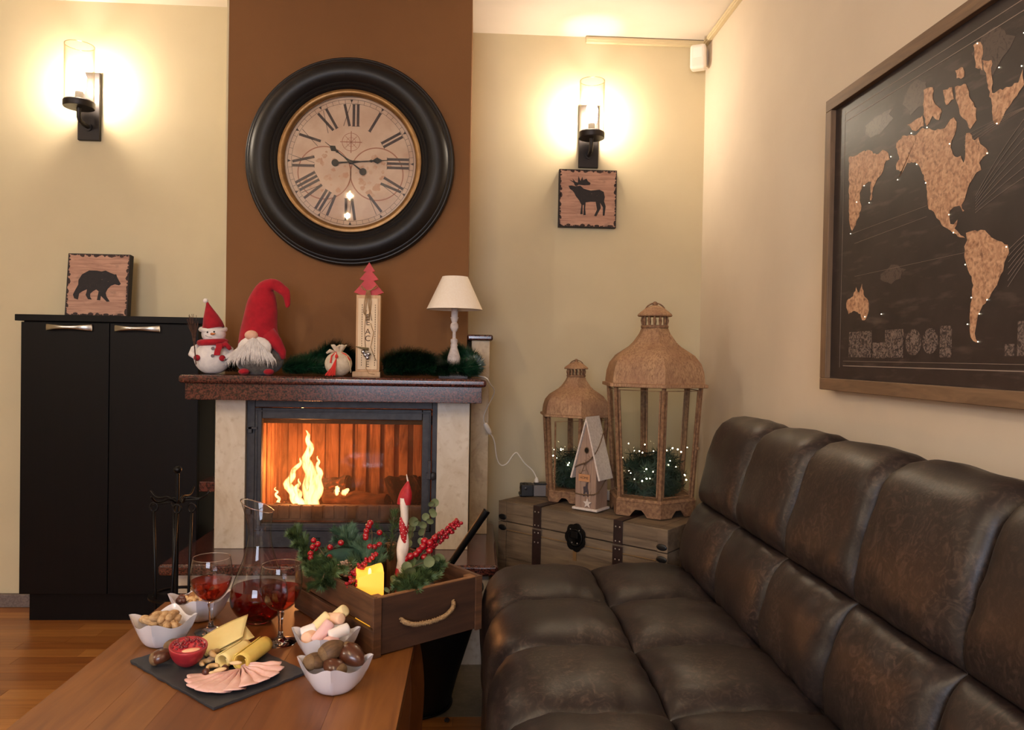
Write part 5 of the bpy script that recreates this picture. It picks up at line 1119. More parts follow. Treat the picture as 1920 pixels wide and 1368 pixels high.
def mk_waln(name, label, cat, group):
    b = B().ell((0, 0, 0), (0.017, 0.013, 0.010), 24, 16)
    b.v = [tuple(Vector(v) * (1 + 0.28 * noise.noise(Vector(v) * 170) + 0.16 * noise.noise(Vector(v) * 420))) for v in b.v]
    return tag(b.build(name, m_waln, None, smooth=True), label, cat, group)
def pile(c, n, R, z, seed, zr=0.006, sq=1.0):
    q = random.Random(seed); o = []
    for k in range(n):
        a = q.uniform(0, 2 * PI); r = R * math.sqrt(q.random())
        o.append(((c[0] + r * math.cos(a), c[1] + r * math.sin(a) * sq, z + q.uniform(-zr, zr)), (q.uniform(-.6, .6), q.uniform(-.6, .6), q.uniform(0, 6.28)), q.uniform(.9, 1.12)))
    return o
fill(pile((BB_[0] + 0.008, BB_[1] - 0.018), 12, 0.030, TZ + 0.050, 5), mk_cash, 'cashew', 'pale curved cashew in the mixed nut bowl', 'cashew', 'cashews in the mixed nut bowl')
fill(pile((BB_[0] - 0.034, BB_[1] - 0.008), 6, 0.015, TZ + 0.052, 6), mk_haz, 'hazelnut', 'glossy dark hazelnut in the mixed nut bowl', 'hazelnut', 'hazelnuts in the mixed nut bowl')
fill(pile((BB_[0] + 0.000, BB_[1] + 0.006), 8, 0.026, TZ + 0.056, 8) + pile((BB_[0] + 0.002, BB_[1] + 0.008), 5, 0.018, TZ + 0.071, 9), mk_waln, 'walnut_half', 'wrinkled brown walnut half heaped in the mixed nut bowl', 'walnut', 'walnuts in the mixed nut bowl')
# marshmallows
m_ms = {'pink': M('pink_marshmallow', S(240, 198, 192), 0.8, sss=0.2, col2=S(236, 188, 184), scale=(40, 40, 40)), 'white': M('white_marshmallow', S(244, 232, 226), 0.8, sss=0.2), 'yellow': M('pale_yellow_marshmallow', S(244, 222, 168), 0.8, sss=0.2), 'peach': M('peach_marshmallow', S(244, 200, 168), 0.8, sss=0.2)}
ML = [('pink', (-0.318, 1.628, 0.512), (0.15, -0.75, 0.7), 'pink cylinder marshmallow leaning at the front of the bowl', 0.052),
      ('white', (-0.283, 1.628, 0.512), (0.1, -0.25, 0.45), 'white cylinder marshmallow lying at the front right of the bowl', 0.046),
      ('yellow', (-0.330, 1.660, 0.520), (0.1, -0.7, 0.4), 'pale yellow marshmallow standing tilted at the top of the heap', 0.050),
      ('peach', (-0.300, 1.665, 0.528), (0, -0.2, -0.7), 'peach cylinder marshmallow lying across the top of the heap', 0.050),
      ('yellow', (-0.290, 1.680, 0.534), (0.3, -0.7, -0.5), 'pale yellow marshmallow at the right top of the heap', 0.036),
      ('white', (-0.352, 1.650, 0.506), (0, -0.3, 0.2), 'white marshmallow at the left rim of the bowl', 0.034),
      ('peach', (-0.347, 1.630, 0.500), (0, 0.1, 1.2), 'small peach marshmallow low at the left front of the bowl', 0.030),
      ('pink', (-0.297, 1.612, 0.496), (0, 0.1, 1.0), 'small pink marshmallow low at the middle front of the bowl', 0.030)]
for c, p, r, lb, ln in ML:
    rr = 0.0125 if ln > 0.04 else 0.0135
    o = B().lathe([(0, -ln / 2), (rr * .7, -ln / 2), (rr * .95, -ln / 2 + 0.002), (rr, -ln / 2 + 0.006), (rr, ln / 2 - 0.006), (rr * .95, ln / 2 - 0.002), (rr * .7, ln / 2), (0, ln / 2)], 22, Matrix.Rotation(PI / 2, 4, 'Y')).build('marshmallow', m_ms[c], None, smooth=True)
    o.location = p; o.rotation_euler = r; tag(o, lb, 'marshmallow', 'marshmallows in the bowl')
# chestnuts
m_cn = M('chestnut_skin', S(96, 52, 32), 0.28, col2=S(66, 34, 22), scale=(30, 120, 120), coat=0.25, lo=0.3, hi=0.7)
m_cnb = M('chestnut_scar', S(128, 100, 68), 0.75, col2=S(104, 78, 52), scale=(120, 120, 120))
def chest_nut(label, p, rot, s_=1.0, dull=False, group='chestnuts'):
    o = B().ell((0, 0, 0), (0.021 * s_, 0.017 * s_, 0.015 * s_), 22, 14, fn=lambda x, y, z: (x + 0.18 * max(0, x) ** 4, y * (1 - 0.12 * x), z if z > -0.35 else -0.35 + (z + .35) * .5)).build('chestnut', m_cnb2 if dull else m_cn, None, smooth=True)
    tag(o, label, 'chestnut', group); o.location = p; o.rotation_euler = rot
    c = B().ell((-0.012 * s_, 0, 0), (0.0098 * s_, 0.0145 * s_, 0.0125 * s_), 16, 10).build('scar', m_cnb, o, smooth=True)
m_cnb2 = M('dull_roasted_chestnut', S(112, 82, 54), 0.6, col2=S(82, 56, 36), scale=(40, 140, 140), bump=0.2, bdist=0.002)
chest_nut('dull olive-brown chestnut on top of the chestnut bowl', (-0.275, 1.494, TZ + 0.075), (0.4, -0.3, 0.6), 1.2, True)
chest_nut('large glossy chestnut at the right of the chestnut bowl', (-0.236, 1.500, TZ + 0.064), (0.2, 0.3, -0.6), 1.4)
chest_nut('dark chestnut at the left of the chestnut bowl', (-0.303, 1.488, TZ + 0.055), (0, 0.2, 0.8), 1.2, True)
chest_nut('glossy chestnut low at the front of the chestnut bowl', (-0.262, 1.465, TZ + 0.052), (0, -0.2, 2.6), 1.15)
chest_nut('chestnut hidden low at the back of the chestnut bowl', (-0.262, 1.520, TZ + 0.050), (0, 0.2, 1.4), 1.1)
# white corner between the two right bowls belongs to the marshmallow bowl

# ------------------------------------------------------------------ slate board and its food
m_slate = M('dark_slate', S(58, 58, 62), 0.6, col2=S(42, 42, 46), scale=(16, 16, 60), bump=0.3, bdist=0.002, spec=0.4)
SL = [(-0.722, 1.618), (-0.472, 1.400), (-0.333, 1.559), (-0.583, 1.777)]
pl = []; q = random.Random(2)
for i in range(4):
    a, c = SL[i], SL[(i + 1) % 4]
    for k in range(26):
        f = k / 26; j_ = 0.0012
        pl.append((a[0] + (c[0] - a[0]) * f + q.uniform(-j_, j_), a[1] + (c[1] - a[1]) * f + q.uniform(-j_, j_)))
o = B().prism(pl, 0.006, None, TZ + 0.0004).build('slate_board', m_slate, None, bevel=0.0012)
tag(o, 'rectangular dark slate serving board with meat, cheese and fruit on the table', 'board')
ZS = TZ + 0.0066
chest_nut('glossy round chestnut in front on the left corner of the slate', (-0.645, 1.592, ZS + 0.017), (0, -0.2, 0.4), 1.1, group='chestnuts on the slate')
chest_nut('dull chestnut behind the glossy one on the left of the slate', (-0.640, 1.648, ZS + 0.017), (0.2, 0.2, 1.2), 1.1, True, group='chestnuts on the slate')
# pomegranate half
m_pr = M('pomegranate_rind', S(170, 44, 52), 0.42, col2=S(140, 28, 42), scale=(20, 20, 60), coat=0.2, layer=((50, 50, 50), S(206, 80, 70), 0.55, 0.85))
m_pf = M('pomegranate_flesh', S(214, 70, 78), 0.5, col2=S(190, 38, 58), scale=(80, 80, 80), layer=((24, 24, 24), S(240, 180, 150), 0.55, 0.75))
m_aril = M('pomegranate_aril', S(120, 10, 30), 0.12, coat=0.6, spec=0.6)
m_mem = M('cream_membrane', S(244, 204, 160), 0.6, col2=S(236, 150, 120), scale=(60, 60, 60))
t = thing('pomegranate_half', 'cut pomegranate half with dark red seeds facing up on the slate', 'pomegranate', (-0.590, 1.588, ZS), rot=(0.14, 0.02, 0.5))
B().lathe([(0, 0.0), (0.012, 0.001), (0.026, 0.010), (0.036, 0.024), (0.041, 0.040), (0.0415, 0.046), (0.0385, 0.0465), (0.036, 0.044), (0, 0.043)], 9, None).build('rind', m_pr, t, smooth=True, sub=2, fix=True)
B().lathe([(0, 0.0435), (0.030, 0.0445), (0.0365, 0.0450), (0.0375, 0.0462), (0.0375, 0.042), (0, 0.040)], 40).build('flesh', m_pf, t, smooth=True)
me = B().ell((0, 0, 0), (0.0030, 0.0022, 0.0024), 8, 6).mesh('seed', m_aril, True); q = random.Random(14)
for k in range(85):
    a = q.uniform(0, 6.28); r = 0.033 * math.sqrt(q.uniform(0.03, 1))
    if -0.012 < r * math.sin(a) + 0.022 < 0.012 and abs(r * math.cos(a)) < 0.02: continue
    inst('seed', me, t, (r * math.cos(a), r * math.sin(a), 0.0455), (q.uniform(-.5, .5), 0, q.uniform(0, 6)), [q.uniform(.8, 1.25)] * 3)
B().ell((0.002, -0.021, 0.0450), (0.018, 0.0075, 0.0016), 18, 8).build('membrane', m_mem, t, smooth=True)
# cheese
m_ch = M('pale_cheese', S(244, 224, 158), 0.5, sss=0.15, col2=S(238, 214, 142), scale=(16, 16, 16))
m_ch2 = M('yellow_cheese', S(238, 208, 112), 0.45, sss=0.15, col2=S(230, 196, 96), scale=(16, 16, 16))
cz = ZS
b = B()
for i, pl_ in enumerate([[(-0.612, 1.680, 0.012), (-0.515, 1.755, 0.050), (-0.502, 1.672, 0.030), (-0.560, 1.625, 0.008)]]):
    n = 10
    def sh(u, v, P=pl_):
        a = Vector(P[0]).lerp(Vector(P[1]), u); c = Vector(P[3]).lerp(Vector(P[2]), u); p = a.lerp(c, v)
        return (p.x, p.y, cz + p.z + 0.006 * math.sin(u * PI) * (1 - v))
    b.grid(sh, n, n)
o = b.build('cheese_slice', m_ch, None, smooth=True, solid=0.003, fix=True); tag(o, 'large flat pale cheese slice propped up behind the cheese rolls', 'cheese')
o = B().grid(lambda u, v: (-0.600 + 0.085 * u + 0.035 * v, 1.672 + 0.060 * u - 0.045 * v, cz + 0.002 + 0.030 * u * (1 - v * .4)), 8, 8).build('cheese_slice', m_ch, None, smooth=True, solid=0.003); tag(o, 'pale cheese slice lying beneath the propped slice', 'cheese')
def roll(label, a, c, r, m):
    a, c = Vector(a), Vector(c); d = (c - a).normalized(); sd = d.cross(Vector((0, 0, 1))).normalized(); up = sd.cross(d)
    def fn(u, v):
        an = u * 2 * PI * 1.75 + 2.2; rr = r * (1 - 0.34 * u)
        p = a.lerp(c, v) + sd * rr * math.cos(an) + up * (rr * math.sin(an)); return tuple(p)
    o = B().grid(fn, 60, 8).build('cheese_roll', m, None, smooth=True, solid=0.0022, fix=False); tag(o, label, 'cheese', 'rolled cheese slices')
roll('rolled yellow cheese slice at the right, its open end facing front', (-0.472, 1.560, ZS + 0.0185), (-0.448, 1.655, ZS + 0.020), 0.0175, m_ch2)
roll('rolled pale cheese slice beside the pomegranate', (-0.512, 1.568, ZS + 0.0165), (-0.486, 1.645, ZS + 0.018), 0.0155, m_ch)
# ham fan
m_ham = M('pink_ham', S(236, 192, 182), 0.5, sss=0.2, col2=S(226, 176, 166), scale=(30, 30, 30), layer=((90, 90, 90), S(242, 206, 196), 0.5, 0.8))
m_hame = M('ham_rim', S(206, 142, 112), 0.6)
piv = Vector((-0.470, 1.560)); angs = [-2.75, -2.52, -2.28, -2.02, -1.76, -1.48, -1.18, -0.86, -0.52, -0.18, 0.14]; lens = [0.104, 0.112, 0.118, 0.120, 0.118, 0.112, 0.104, 0.098, 0.094, 0.090, 0.080]
lbl = ['ham slice at the far left of the fan', 'second ham slice from the left of the fan', 'third ham slice from the left of the fan', 'fourth ham slice from the left of the fan', 'ham slice left of the middle of the fan', 'middle ham slice of the fan', 'ham slice right of the middle of the fan', 'fourth ham slice from the right of the fan', 'third ham slice from the right of the fan', 'second ham slice from the right of the fan', 'ham slice at the far right of the fan']
for k, (an, L_) in enumerate(zip(angs, lens)):
    def fn(u, v, an=an, L_=L_, k=k):
        w = 0.44 * (v ** 0.8); a2 = an + (u - 0.5) * w * 1.25 + 0.05
        r = L_ * v * (1 - 0.16 * (2 * u - 1) ** 4) * (1 - 0.10 * abs(2 * u - 1) ** 2)
        z = ZS + 0.0015 + 0.0011 * k * (0.4 + 0.6 * (1 - v)) + 0.011 * max(0, math.sin(u * PI)) * (1 - v * .35) * (v ** .5) + 0.002 * math.sin(v * 14 + k) * u
        if u > 0.9 or u < 0.06: z -= 0.003
        return (piv.x + r * math.cos(a2), piv.y + r * math.sin(a2) * 1.0, max(z, ZS + 0.0016))
    o = B().grid(fn, 14, 14).build('ham_slice', m_ham, None, smooth=True, solid=0.0013, fix=True)
    tag(o, 'folded pink ' + lbl[k], 'ham', 'fanned ham slices')
# loose nuts on the slate
fill([((-0.548, 1.585, ZS + 0.007), (0, 0, 1.0), 1.0), ((-0.535, 1.600, ZS + 0.018), (0.5, 0, 2.0), 1.0), ((-0.528, 1.560, ZS + 0.008), (0, 0, .3), .9)], mk_cash, 'cashew', 'pale cashew lying between pomegranate and cheese roll on the slate', 'cashew', 'cashews on the slate')
fill([((-0.545, 1.622, ZS + 0.014), (0, 0.2, 1.4), 0.9), ((-0.538, 1.604, ZS + 0.010), (0, 0, 0.6), 0.85)], mk_pea, 'peanut', 'peanut in its shell between pomegranate and cheese rolls on the slate', 'peanut', 'peanuts on the slate')
fill([((-0.500, 1.548, ZS + 0.010), (0, 0, 0), 0.95), ((-0.532, 1.532, ZS + 0.010), (0.5, 0, 0), .95)], mk_haz, 'hazelnut', 'dark hazelnut in front of the cheese rolls on the slate', 'hazelnut', 'hazelnuts on the slate')
m_alm = M('blanched_nut', S(232, 200, 150), 0.6)
def mk_alm(name, label, cat, group):
    return tag(B().ell((0, 0, 0), (0.013, 0.0045, 0.004), 14, 8).build(name, m_alm, None, smooth=True), label, cat, group)
fill([((-0.515, 1.535, ZS + 0.008), (0, 0.2, 0.7), 1), ((-0.500, 1.520, ZS + 0.020), (0, 0, 0.5), 1), ((-0.478, 1.548, ZS + 0.022), (0, 0, 0.1), 1)], mk_alm, 'blanched_almond', 'pale split nut lying on the ham in front of the cheese rolls', 'nut', 'pale split nuts on the slate')

# ------------------------------------------------------------------ glasses and decanter
m_wg = GLASS('wine_glass_clear', (0.95, 0.95, 0.96, 1), 0.0, 1.5, 1.3, edge=(0.42, 0.38, 0.38, 1))
m_stem = bpy.data.materials.new('solid_clear_glass'); m_stem.use_nodes = True; p_ = m_stem.node_tree.nodes['Principled BSDF']
p_.inputs['Transmission Weight'].default_value = 1; p_.inputs['Roughness'].default_value = 0.0; p_.inputs['IOR'].default_value = 1.45; p_.inputs['Base Color'].default_value = (1, 1, 1, 1)
def WINE(name, tint, k):
    m = GLASS(name, tint, 0.02, 1.33, k); return m
m_wine = WINE('rose_wine', (0.80, 0.28, 0.22, 1), 1.2)
m_wine2 = WINE('red_wine', (0.48, 0.045, 0.055, 1), 1.2)
def wineglass(label, x, y, h):
    t = thing('wine_glass', label, 'wine glass', (x, y, TZ + 0.0003), group='stemmed wine glasses')
    k = h / 0.180
    B().lathe([(r, z * k) for r, z in [(0, 0), (0.036, 0), (0.0365, 0.0012), (0.030, 0.0035), (0.014, 0.008), (0.0065, 0.014), (0.0050, 0.030), (0.0052, 0.055), (0.0080, 0.066), (0.0062, 0.070), (0.0095, 0.075), (0.0, 0.077)]], 36).build('stem', m_stem, t, smooth=True, auto=60)
    out = [(0.0095, 0.075), (0.022, 0.080), (0.034, 0.092), (0.043, 0.110), (0.0475, 0.130), (0.0480, 0.145), (0.0455, 0.165), (0.0425, 0.180)]
    inn = [(r - 0.0012, z + 0.0008) for r, z in out]
    S2 = lambda P: [(a, c) for a, c, _ in smoothp([(a, c, 0) for a, c in P], 2)]
    B().lathe([(r, z * k) for r, z in S2(out)], 48, cap=False).build('bowl', m_wg, t, smooth=True, fix=True)
    B().tube([(0.0425 * math.cos(a), 0.0425 * math.sin(a), 0.180 * k) for a in [j * PI / 24 for j in range(48)]], 0.0010, 6, closed=True).build('rim', m_stem, t, smooth=True)
    lvl = 0.126
    pr = [(r, z) for r, z in S2(inn) if z < lvl]; r_l = pr[-1][0] + 0.0008
    B().lathe([(0, 0.0785 * k)] + [(r - 0.0006, z * k) for r, z in pr] + [(r_l, lvl * k), (0, lvl * k)], 48).build('wine', m_wine, t, smooth=True, auto=50)
    return t
wineglass('left wine glass of rose wine beside the mixed nut bowl', -0.615, 1.80, 0.176)
wineglass('right wine glass of rose wine in front of the decanter', -0.434, 1.73, 0.180)
t = thing('decanter', 'tall glass wine decanter with slanted lip half full of red wine', 'decanter', (-0.522, 1.868, TZ + 0.0003))
DP = [(0.026, 0.002), (0.034, 0.004), (0.050, 0.016), (0.064, 0.036), (0.070, 0.058), (0.067, 0.082), (0.058, 0.108), (0.047, 0.134), (0.038, 0.158), (0.031, 0.184), (0.0275, 0.210), (0.0275, 0.235), (0.031, 0.260), (0.036, 0.285)]
S2 = lambda P: [(a, c) for a, c, _ in smoothp([(a, c, 0) for a, c in P], 2)]
def slant(b):
    o = []
    for x, y, z in b.v:
        f = max(0, (z - 0.20) / 0.085); o.append((x - f * f * 0.004 + (-0.006 * f * f if x < 0 else 0), y, z + f * f * (-x) * 0.42))
    b.v = o; return b
slant(B().lathe(S2(DP), 56, cap=False)).build('glass_body', m_wg, t, smooth=True, fix=True)
slant(B().tube([(0.0361 * math.cos(a), 0.0361 * math.sin(a), 0.2852) for a in [j * PI / 24 for j in range(48)]], 0.0013, 6, closed=True)).build('rim', m_stem, t, smooth=True)
B().lathe([(0, 0.0), (0.027, 0.0), (0.033, 0.003), (0.024, 0.0045), (0.012, 0.014), (0, 0.017)], 40).build('glass_base', m_stem, t, smooth=True)
pr = [(r - 0.0015, z + 0.001) for r, z in S2(DP) if 0.006 < z < 0.090]
B().lathe([(0, 0.018), (0.012, 0.016), (0.025, 0.007)] + pr + [(0, pr[-1][1])], 56).build('wine', m_wine2, t, smooth=True, auto=50)

# ------------------------------------------------------------------ wooden crate
m_cr = M('dark_stained_crate_wood', S(104, 68, 42), 0.6, col2=S(62, 38, 25), scale=(5, 5, 60), dist=0.8, bump=0.2, bdist=0.002, lo=0.3, hi=0.7)
m_cre = M('shaded_crate_end_wood', S(76, 48, 31), 0.6, col2=S(48, 29, 20), scale=(5, 5, 40), dist=0.8, bump=0.2, bdist=0.002, lo=0.3, hi=0.7)  # end face shade put into the colour: darker than the slats
m_crl = M('raw_crate_edge', S(150, 104, 66), 0.6, col2=S(120, 80, 48), scale=(30, 30, 30))
CRZ = math.atan2(0.603, 0.797)
CW, CLn, CH = 0.277, 0.405, 0.132
crate = thing('crate', 'dark stained wooden crate with rope handles filled with greenery on the table corner', 'crate', (-0.204, 1.641, TZ + 0.0004), rz=CRZ)
t = crate
for y in (0.0, CLn - 0.010):
    B().box(0.0, CW, y, y + 0.010, 0.003, CH - 0.003).build('end_panel', m_cre, t, bevel=0.0015)
    B().box(0.004, CW - 0.004, y - 0.0006 if y == 0 else y + 0.0005, y + 0.0095 if y == 0 else y + 0.0106, CH - 0.003, CH - 0.0005).build('end_edge', m_crl, t)
for x in (-0.010, CW):
    for z0, z1 in ((0.003, 0.060), (0.068, CH)):
        B().box(x, x + 0.010, 0.0, CLn, z0, z1).build('side_slat', m_cr, t, bevel=0.0015)
for x in (-0.012, CW - 0.012):
    for y in (0.001, CLn - 0.025):
        xx = 0.0005 if x < 0 else CW - 0.0205
        B().box(xx, xx + 0.020, 0.0105 if y < .1 else CLn - 0.0305, 0.0305 if y < .1 else CLn - 0.0105, 0.003, CH - 0.002).build('corner_post', m_crl, t, bevel=0.001)
for x_ in (-0.010, CW - 0.008): B().box(x_, x_ + 0.020, -0.004, 0.0, 0.0, CH).build('corner_strip', m_cr, t, bevel=0.001)
B().box(0.0, CW, 0.010, CLn - 0.010, 0.0, 0.006).build('bottom', m_cr, t)
m_rp = M('hemp_rope', S(176, 142, 100), 0.85, col2=S(140, 108, 72), scale=(200, 200, 200), bump=0.4, bdist=0.002)
for yy, sg in ((-0.004, -1), (CLn, 1)):
    cp = smoothp([(0.060, yy, 0.072), (0.063, yy + sg * 0.012, 0.068), (0.085, yy + sg * 0.018, 0.060), (0.130, yy + sg * 0.020, 0.058), (0.170, yy + sg * 0.018, 0.062), (0.196, yy + sg * 0.012, 0.076), (0.203, yy, 0.084)], 3)
    b = B(); n_ = len(cp); tot = plen(cp)
    for s3 in range(3):
        b.tube([(p[0], p[1] + 0.0030 * math.cos(tot[i] * 520 + s3 * 2.094), p[2] + 0.0030 * math.sin(tot[i] * 520 + s3 * 2.094)) for i, p in enumerate(cp)], 0.0038, 6)
    b.build('rope_handle', m_rp, t, smooth=True)
cu = Vector((0.797, 0.603, 0)); cw = Vector((-0.603, 0.797, 0)); C0 = Vector((-0.204, 1.641, TZ))
def CL_(x, y, z): return tuple(C0 + cu * x + cw * y + Vector((0, 0, z)))
# led candle
m_led = M('amber_wax', S(250, 190, 90), 0.55, emit=(1.0, 0.42, 0.03, 1), estr=0.8)
t = thing('led_candle', 'glowing yellow square candle inside the wooden crate', 'candle', CL_(0.050, 0.122, 0.0065), rz=0.25)
b = B()
def wax(u, v):
    a = u * 2 * PI; sq = 1 / max(abs(math.cos(a)), abs(math.sin(a))); sq = 1 + (sq - 1) * 0.82
    return (0.031 * sq * math.cos(a), 0.031 * sq * math.sin(a), v * (0.150 + 0.005 * math.sin(a + 1) + 0.003 * math.sin(3 * a)))
b.grid(wax, 48, 8); b.add([wax(k / 48, 1.0) for k in range(48)] + [(0, 0, 0.139)], [(k, (k + 1) % 48, 48) for k in range(48)])
b.build('wax_body', m_led, t, smooth=True, auto=50)
B().ell((0, 0, 0.145), (0.004, 0.004, 0.010), 10, 8).build('flicker_flame', M('cream_led_flame', S(250, 230, 180), 0.4, emit=(1, 0.6, 0.2, 1), estr=1.5), t, smooth=True)
# tall twisted candle
m_cred = M('red_candle_wax', S(178, 24, 36), 0.6, col2=S(160, 16, 28), scale=(120, 120, 120), bump=0.3, bdist=0.001)
m_cwh = M('white_candle_wax', S(232, 218, 204), 0.55, col2=S(220, 202, 186), scale=(40, 40, 40))
m_dot = M('white_dot_paint', S(240, 228, 220), 0.6)
t = thing('twisted_candle', 'tall twisted red and white candle standing in the crate greenery', 'candle', CL_(0.185, 0.215, 0.0065), rot=(0, 0.05, 0))
def seg(z0, z1, r0, rm, r1, m, nm, tw=0.0, x0=0.0, x1=0.0):
    b = B(); n = 16; pts = []; rr = []
    def fn(u, v):
        a = u * 2 * PI; z = z0 + (z1 - z0) * v; r = (r0 * (1 - v) + r1 * v) + (rm - (r0 + r1) / 2) * math.sin(PI * v)
        k = 1 + 0.22 * math.cos(2 * (a + tw * z * 60)); return (x0 + (x1 - x0) * v + r * k * math.cos(a), r * k * math.sin(a), z)
    return b.grid(fn, 24, 16).build(nm, m, t, smooth=True)
seg(0.0, 0.11, 0.012, 0.013, 0.010, m_cred, 'red_foot', 0.5)
seg(0.085, 0.200, 0.008, 0.0135, 0.010, m_cwh, 'white_section', 0.6, 0.0, 0.004)
dt = seg(0.170, 0.242, 0.007, 0.0125, 0.008, m_cred, 'dotted_section', 0.4, 0.006, 0.0)
me = B().ell((0, 0, 0), 0.0012, 6, 4).mesh('dot', m_dot, True)
for k in range(60):
    a = 2 * PI * (k * 0.382); v = (k + .5) / 60; z = 0.172 + 0.068 * v; r = (0.007 * (1 - v) + 0.008 * v) + 0.005 * math.sin(PI * v); kk = 1 + 0.22 * math.cos(2 * (a + 0.4 * z * 60))
    inst('dot', me, dt, (0.006 * (1 - v) + r * kk * math.cos(a), r * kk * math.sin(a), z))
seg(0.215, 0.292, 0.006, 0.0125, 0.011, m_cwh, 'white_section', 0.3, 0.004, -0.002)
seg(0.275, 0.335, 0.0145, 0.0135, 0.002, m_cred, 'red_cap', 0.2, -0.002, 0.005)
B().tube([(0.005, 0, 0.333), (0.002, 0, 0.343), (0.0, 0, 0.352)], [0.0022, 0.0018, 0.0008], 6).build('wick', m_cwh, t)

# greenery in the crate
m_pn = M('green_pine_needles', S(92, 112, 62), 0.6, col2=S(58, 82, 46), scale=(50, 50, 50))
m_pn2 = M('blue_green_pine_needles', S(92, 120, 90), 0.6, col2=S(56, 84, 62), scale=(50, 50, 50))
m_berry = M('glossy_red_berry', S(176, 14, 32), 0.15, coat=0.5, col2=S(140, 8, 24), scale=(30, 30, 30))
m_stemg = M('brown_green_stem', S(92, 76, 50), 0.8)
def sprig(label, pts, L, n, seed, m=m_pn, flat=0.6, w=0.0016, side=8):
    L *= 1.15; n = int(n * 1.9)
    t = thing('pine_sprig', label, 'pine sprig', pts[0], group='pine sprigs in the crate')
    pts = smoothp(pts, 2); B().tube(pts, [0.0022] * (len(pts) - 1) + [0.0008], 5).build('twig', m_stemg, t, smooth=True, world=True)
    b = B(); q = random.Random(seed); K = len(pts) - 1
    blades(b, pts, n, L * .6, L, w, seed, flat=flat, fwd=0.8)
    for k in range(side):
        u = (k + 1.5) / (side + 2) * K; i = int(u); p = Vector(pts[i]); d = (Vector(pts[i + 1]) - p).normalized(); s_ = d.cross(Vector((0, 0, 1))).normalized() * (1 if k % 2 else -1)
        e = p + (d * 0.6 + s_ * 0.8 + Vector((0, 0, q.uniform(0, .3)))).normalized() * L * 2.0 * (1.1 - k / side * .6)
        blades(b, [tuple(p), tuple(p.lerp(e, .5)), tuple(e)], n // 5, L * .5, L * .85, w, seed + k, flat=0.3, fwd=0.9)
    o = b.build('needles', m, t, world=True, fix=False); o['kind'] = 'stuff'
P = CL_
sprig('pine sprig pointing up left behind the decanter', [P(0.05, 0.33, 0.11), P(0.03, 0.37, 0.135), P(0.008, 0.405, 0.165), P(-0.006, 0.430, 0.195)], 0.022, 900, 1)
sprig('pine sprig hanging over the long left side of the crate', [P(0.06, 0.26, 0.12), P(0.02, 0.24, 0.145), P(-0.02, 0.215, 0.14), P(-0.035, 0.20, 0.12)], 0.024, 800, 2)
sprig('pine sprig lying along the left rim of the crate', [P(0.05, 0.38, 0.11), P(0.02, 0.34, 0.140), P(-0.005, 0.29, 0.145), P(-0.018, 0.25, 0.135)], 0.022, 800, 3)
sprig('blue-green pine sprig at the back middle of the crate', [P(0.14, 0.30, 0.11), P(0.13, 0.33, 0.145), P(0.115, 0.365, 0.170), P(0.12, 0.39, 0.185)], 0.024, 1000, 4, m_pn2)
sprig('blue-green pine sprig behind the glowing candle', [P(0.10, 0.22, 0.11), P(0.12, 0.26, 0.150), P(0.15, 0.30, 0.165)], 0.024, 800, 5, m_pn2)
sprig('pine sprig lying across the front right of the crate', [P(0.20, 0.12, 0.10), P(0.16, 0.08, 0.130), P(0.115, 0.045, 0.138), P(0.085, 0.02, 0.130)], 0.022, 1000, 6)
sprig('pine sprig filling the right side of the crate', [P(0.14, 0.13, 0.11), P(0.19, 0.11, 0.135), P(0.225, 0.10, 0.145)], 0.022, 900, 7)
sprig('thin pine sprig standing up at the back right of the crate', [P(0.21, 0.30, 0.11), P(0.225, 0.31, 0.19), P(0.235, 0.32, 0.235)], 0.024, 260, 8, side=2)
def berries(label, stem, spots, r, group='berry sprays in the crate', tiny=None):
    t = thing('berry_spray', label, 'berries', stem[0], group=group)
    B().tube(smoothp(stem, 2), 0.0016, 5).build('stem', m_stemg, t, smooth=True, world=True)
    me = B().ell((0, 0, 0), 1.0, 14, 10, fn=lambda x, y, z: (x, y, z * 0.96)).mesh('berry', m_berry, True); o0 = Vector(stem[0])
    end = Vector(stem[-1])
    tw = B()
    for p in spots:
        p = Vector(p); inst('berry', me, t, p - o0, scale=[r * rnd.uniform(.88, 1.08)] * 3)
        k = min(stem, key=lambda s_: (Vector(s_) - p).length); tw.tube([k, Vector(k).lerp(p, .5) + Vector((0, 0, -0.003)), p], 0.0008, 4)
    tw.build('stalks', m_stemg, t, world=True)
def px(x, y, Y):     # a point in the bouquet, from its bearing and distance
    dx = (x - 889.4) / 1400.0; return Vector((dx * Y + 0.0, Y, 1.12 - (y - 663.2 - (889.4 - x) * 0.0175 * -1 * -1) * Y / 1400.0))
berries('spray of big red berries at the left of the crate beside the decanter', [P(0.05, 0.30, 0.12), P(0.03, 0.33, 0.155), P(0.02, 0.335, 0.175)],
        [P(0.000, 0.335, 0.157), P(0.008, 0.340, 0.172), P(0.016, 0.342, 0.166), P(0.014, 0.348, 0.186), P(0.020, 0.336, 0.178), P(-0.006, 0.322, 0.150), P(0.045, 0.318, 0.170), P(0.035, 0.30, 0.150), P(0.066, 0.30, 0.182)], 0.0082)
berries('spray of big red berries left of the twisted candle', [P(0.15, 0.27, 0.12), P(0.15, 0.29, 0.17), P(0.15, 0.29, 0.20)],
        [P(0.142, 0.295, 0.215), P(0.150, 0.300, 0.222), P(0.132, 0.288, 0.205), P(0.128, 0.284, 0.196), P(0.133, 0.270, 0.168), P(0.145, 0.268, 0.166), P(0.162, 0.272, 0.200), P(0.126, 0.280, 0.190), P(0.156, 0.262, 0.172)], 0.0082)
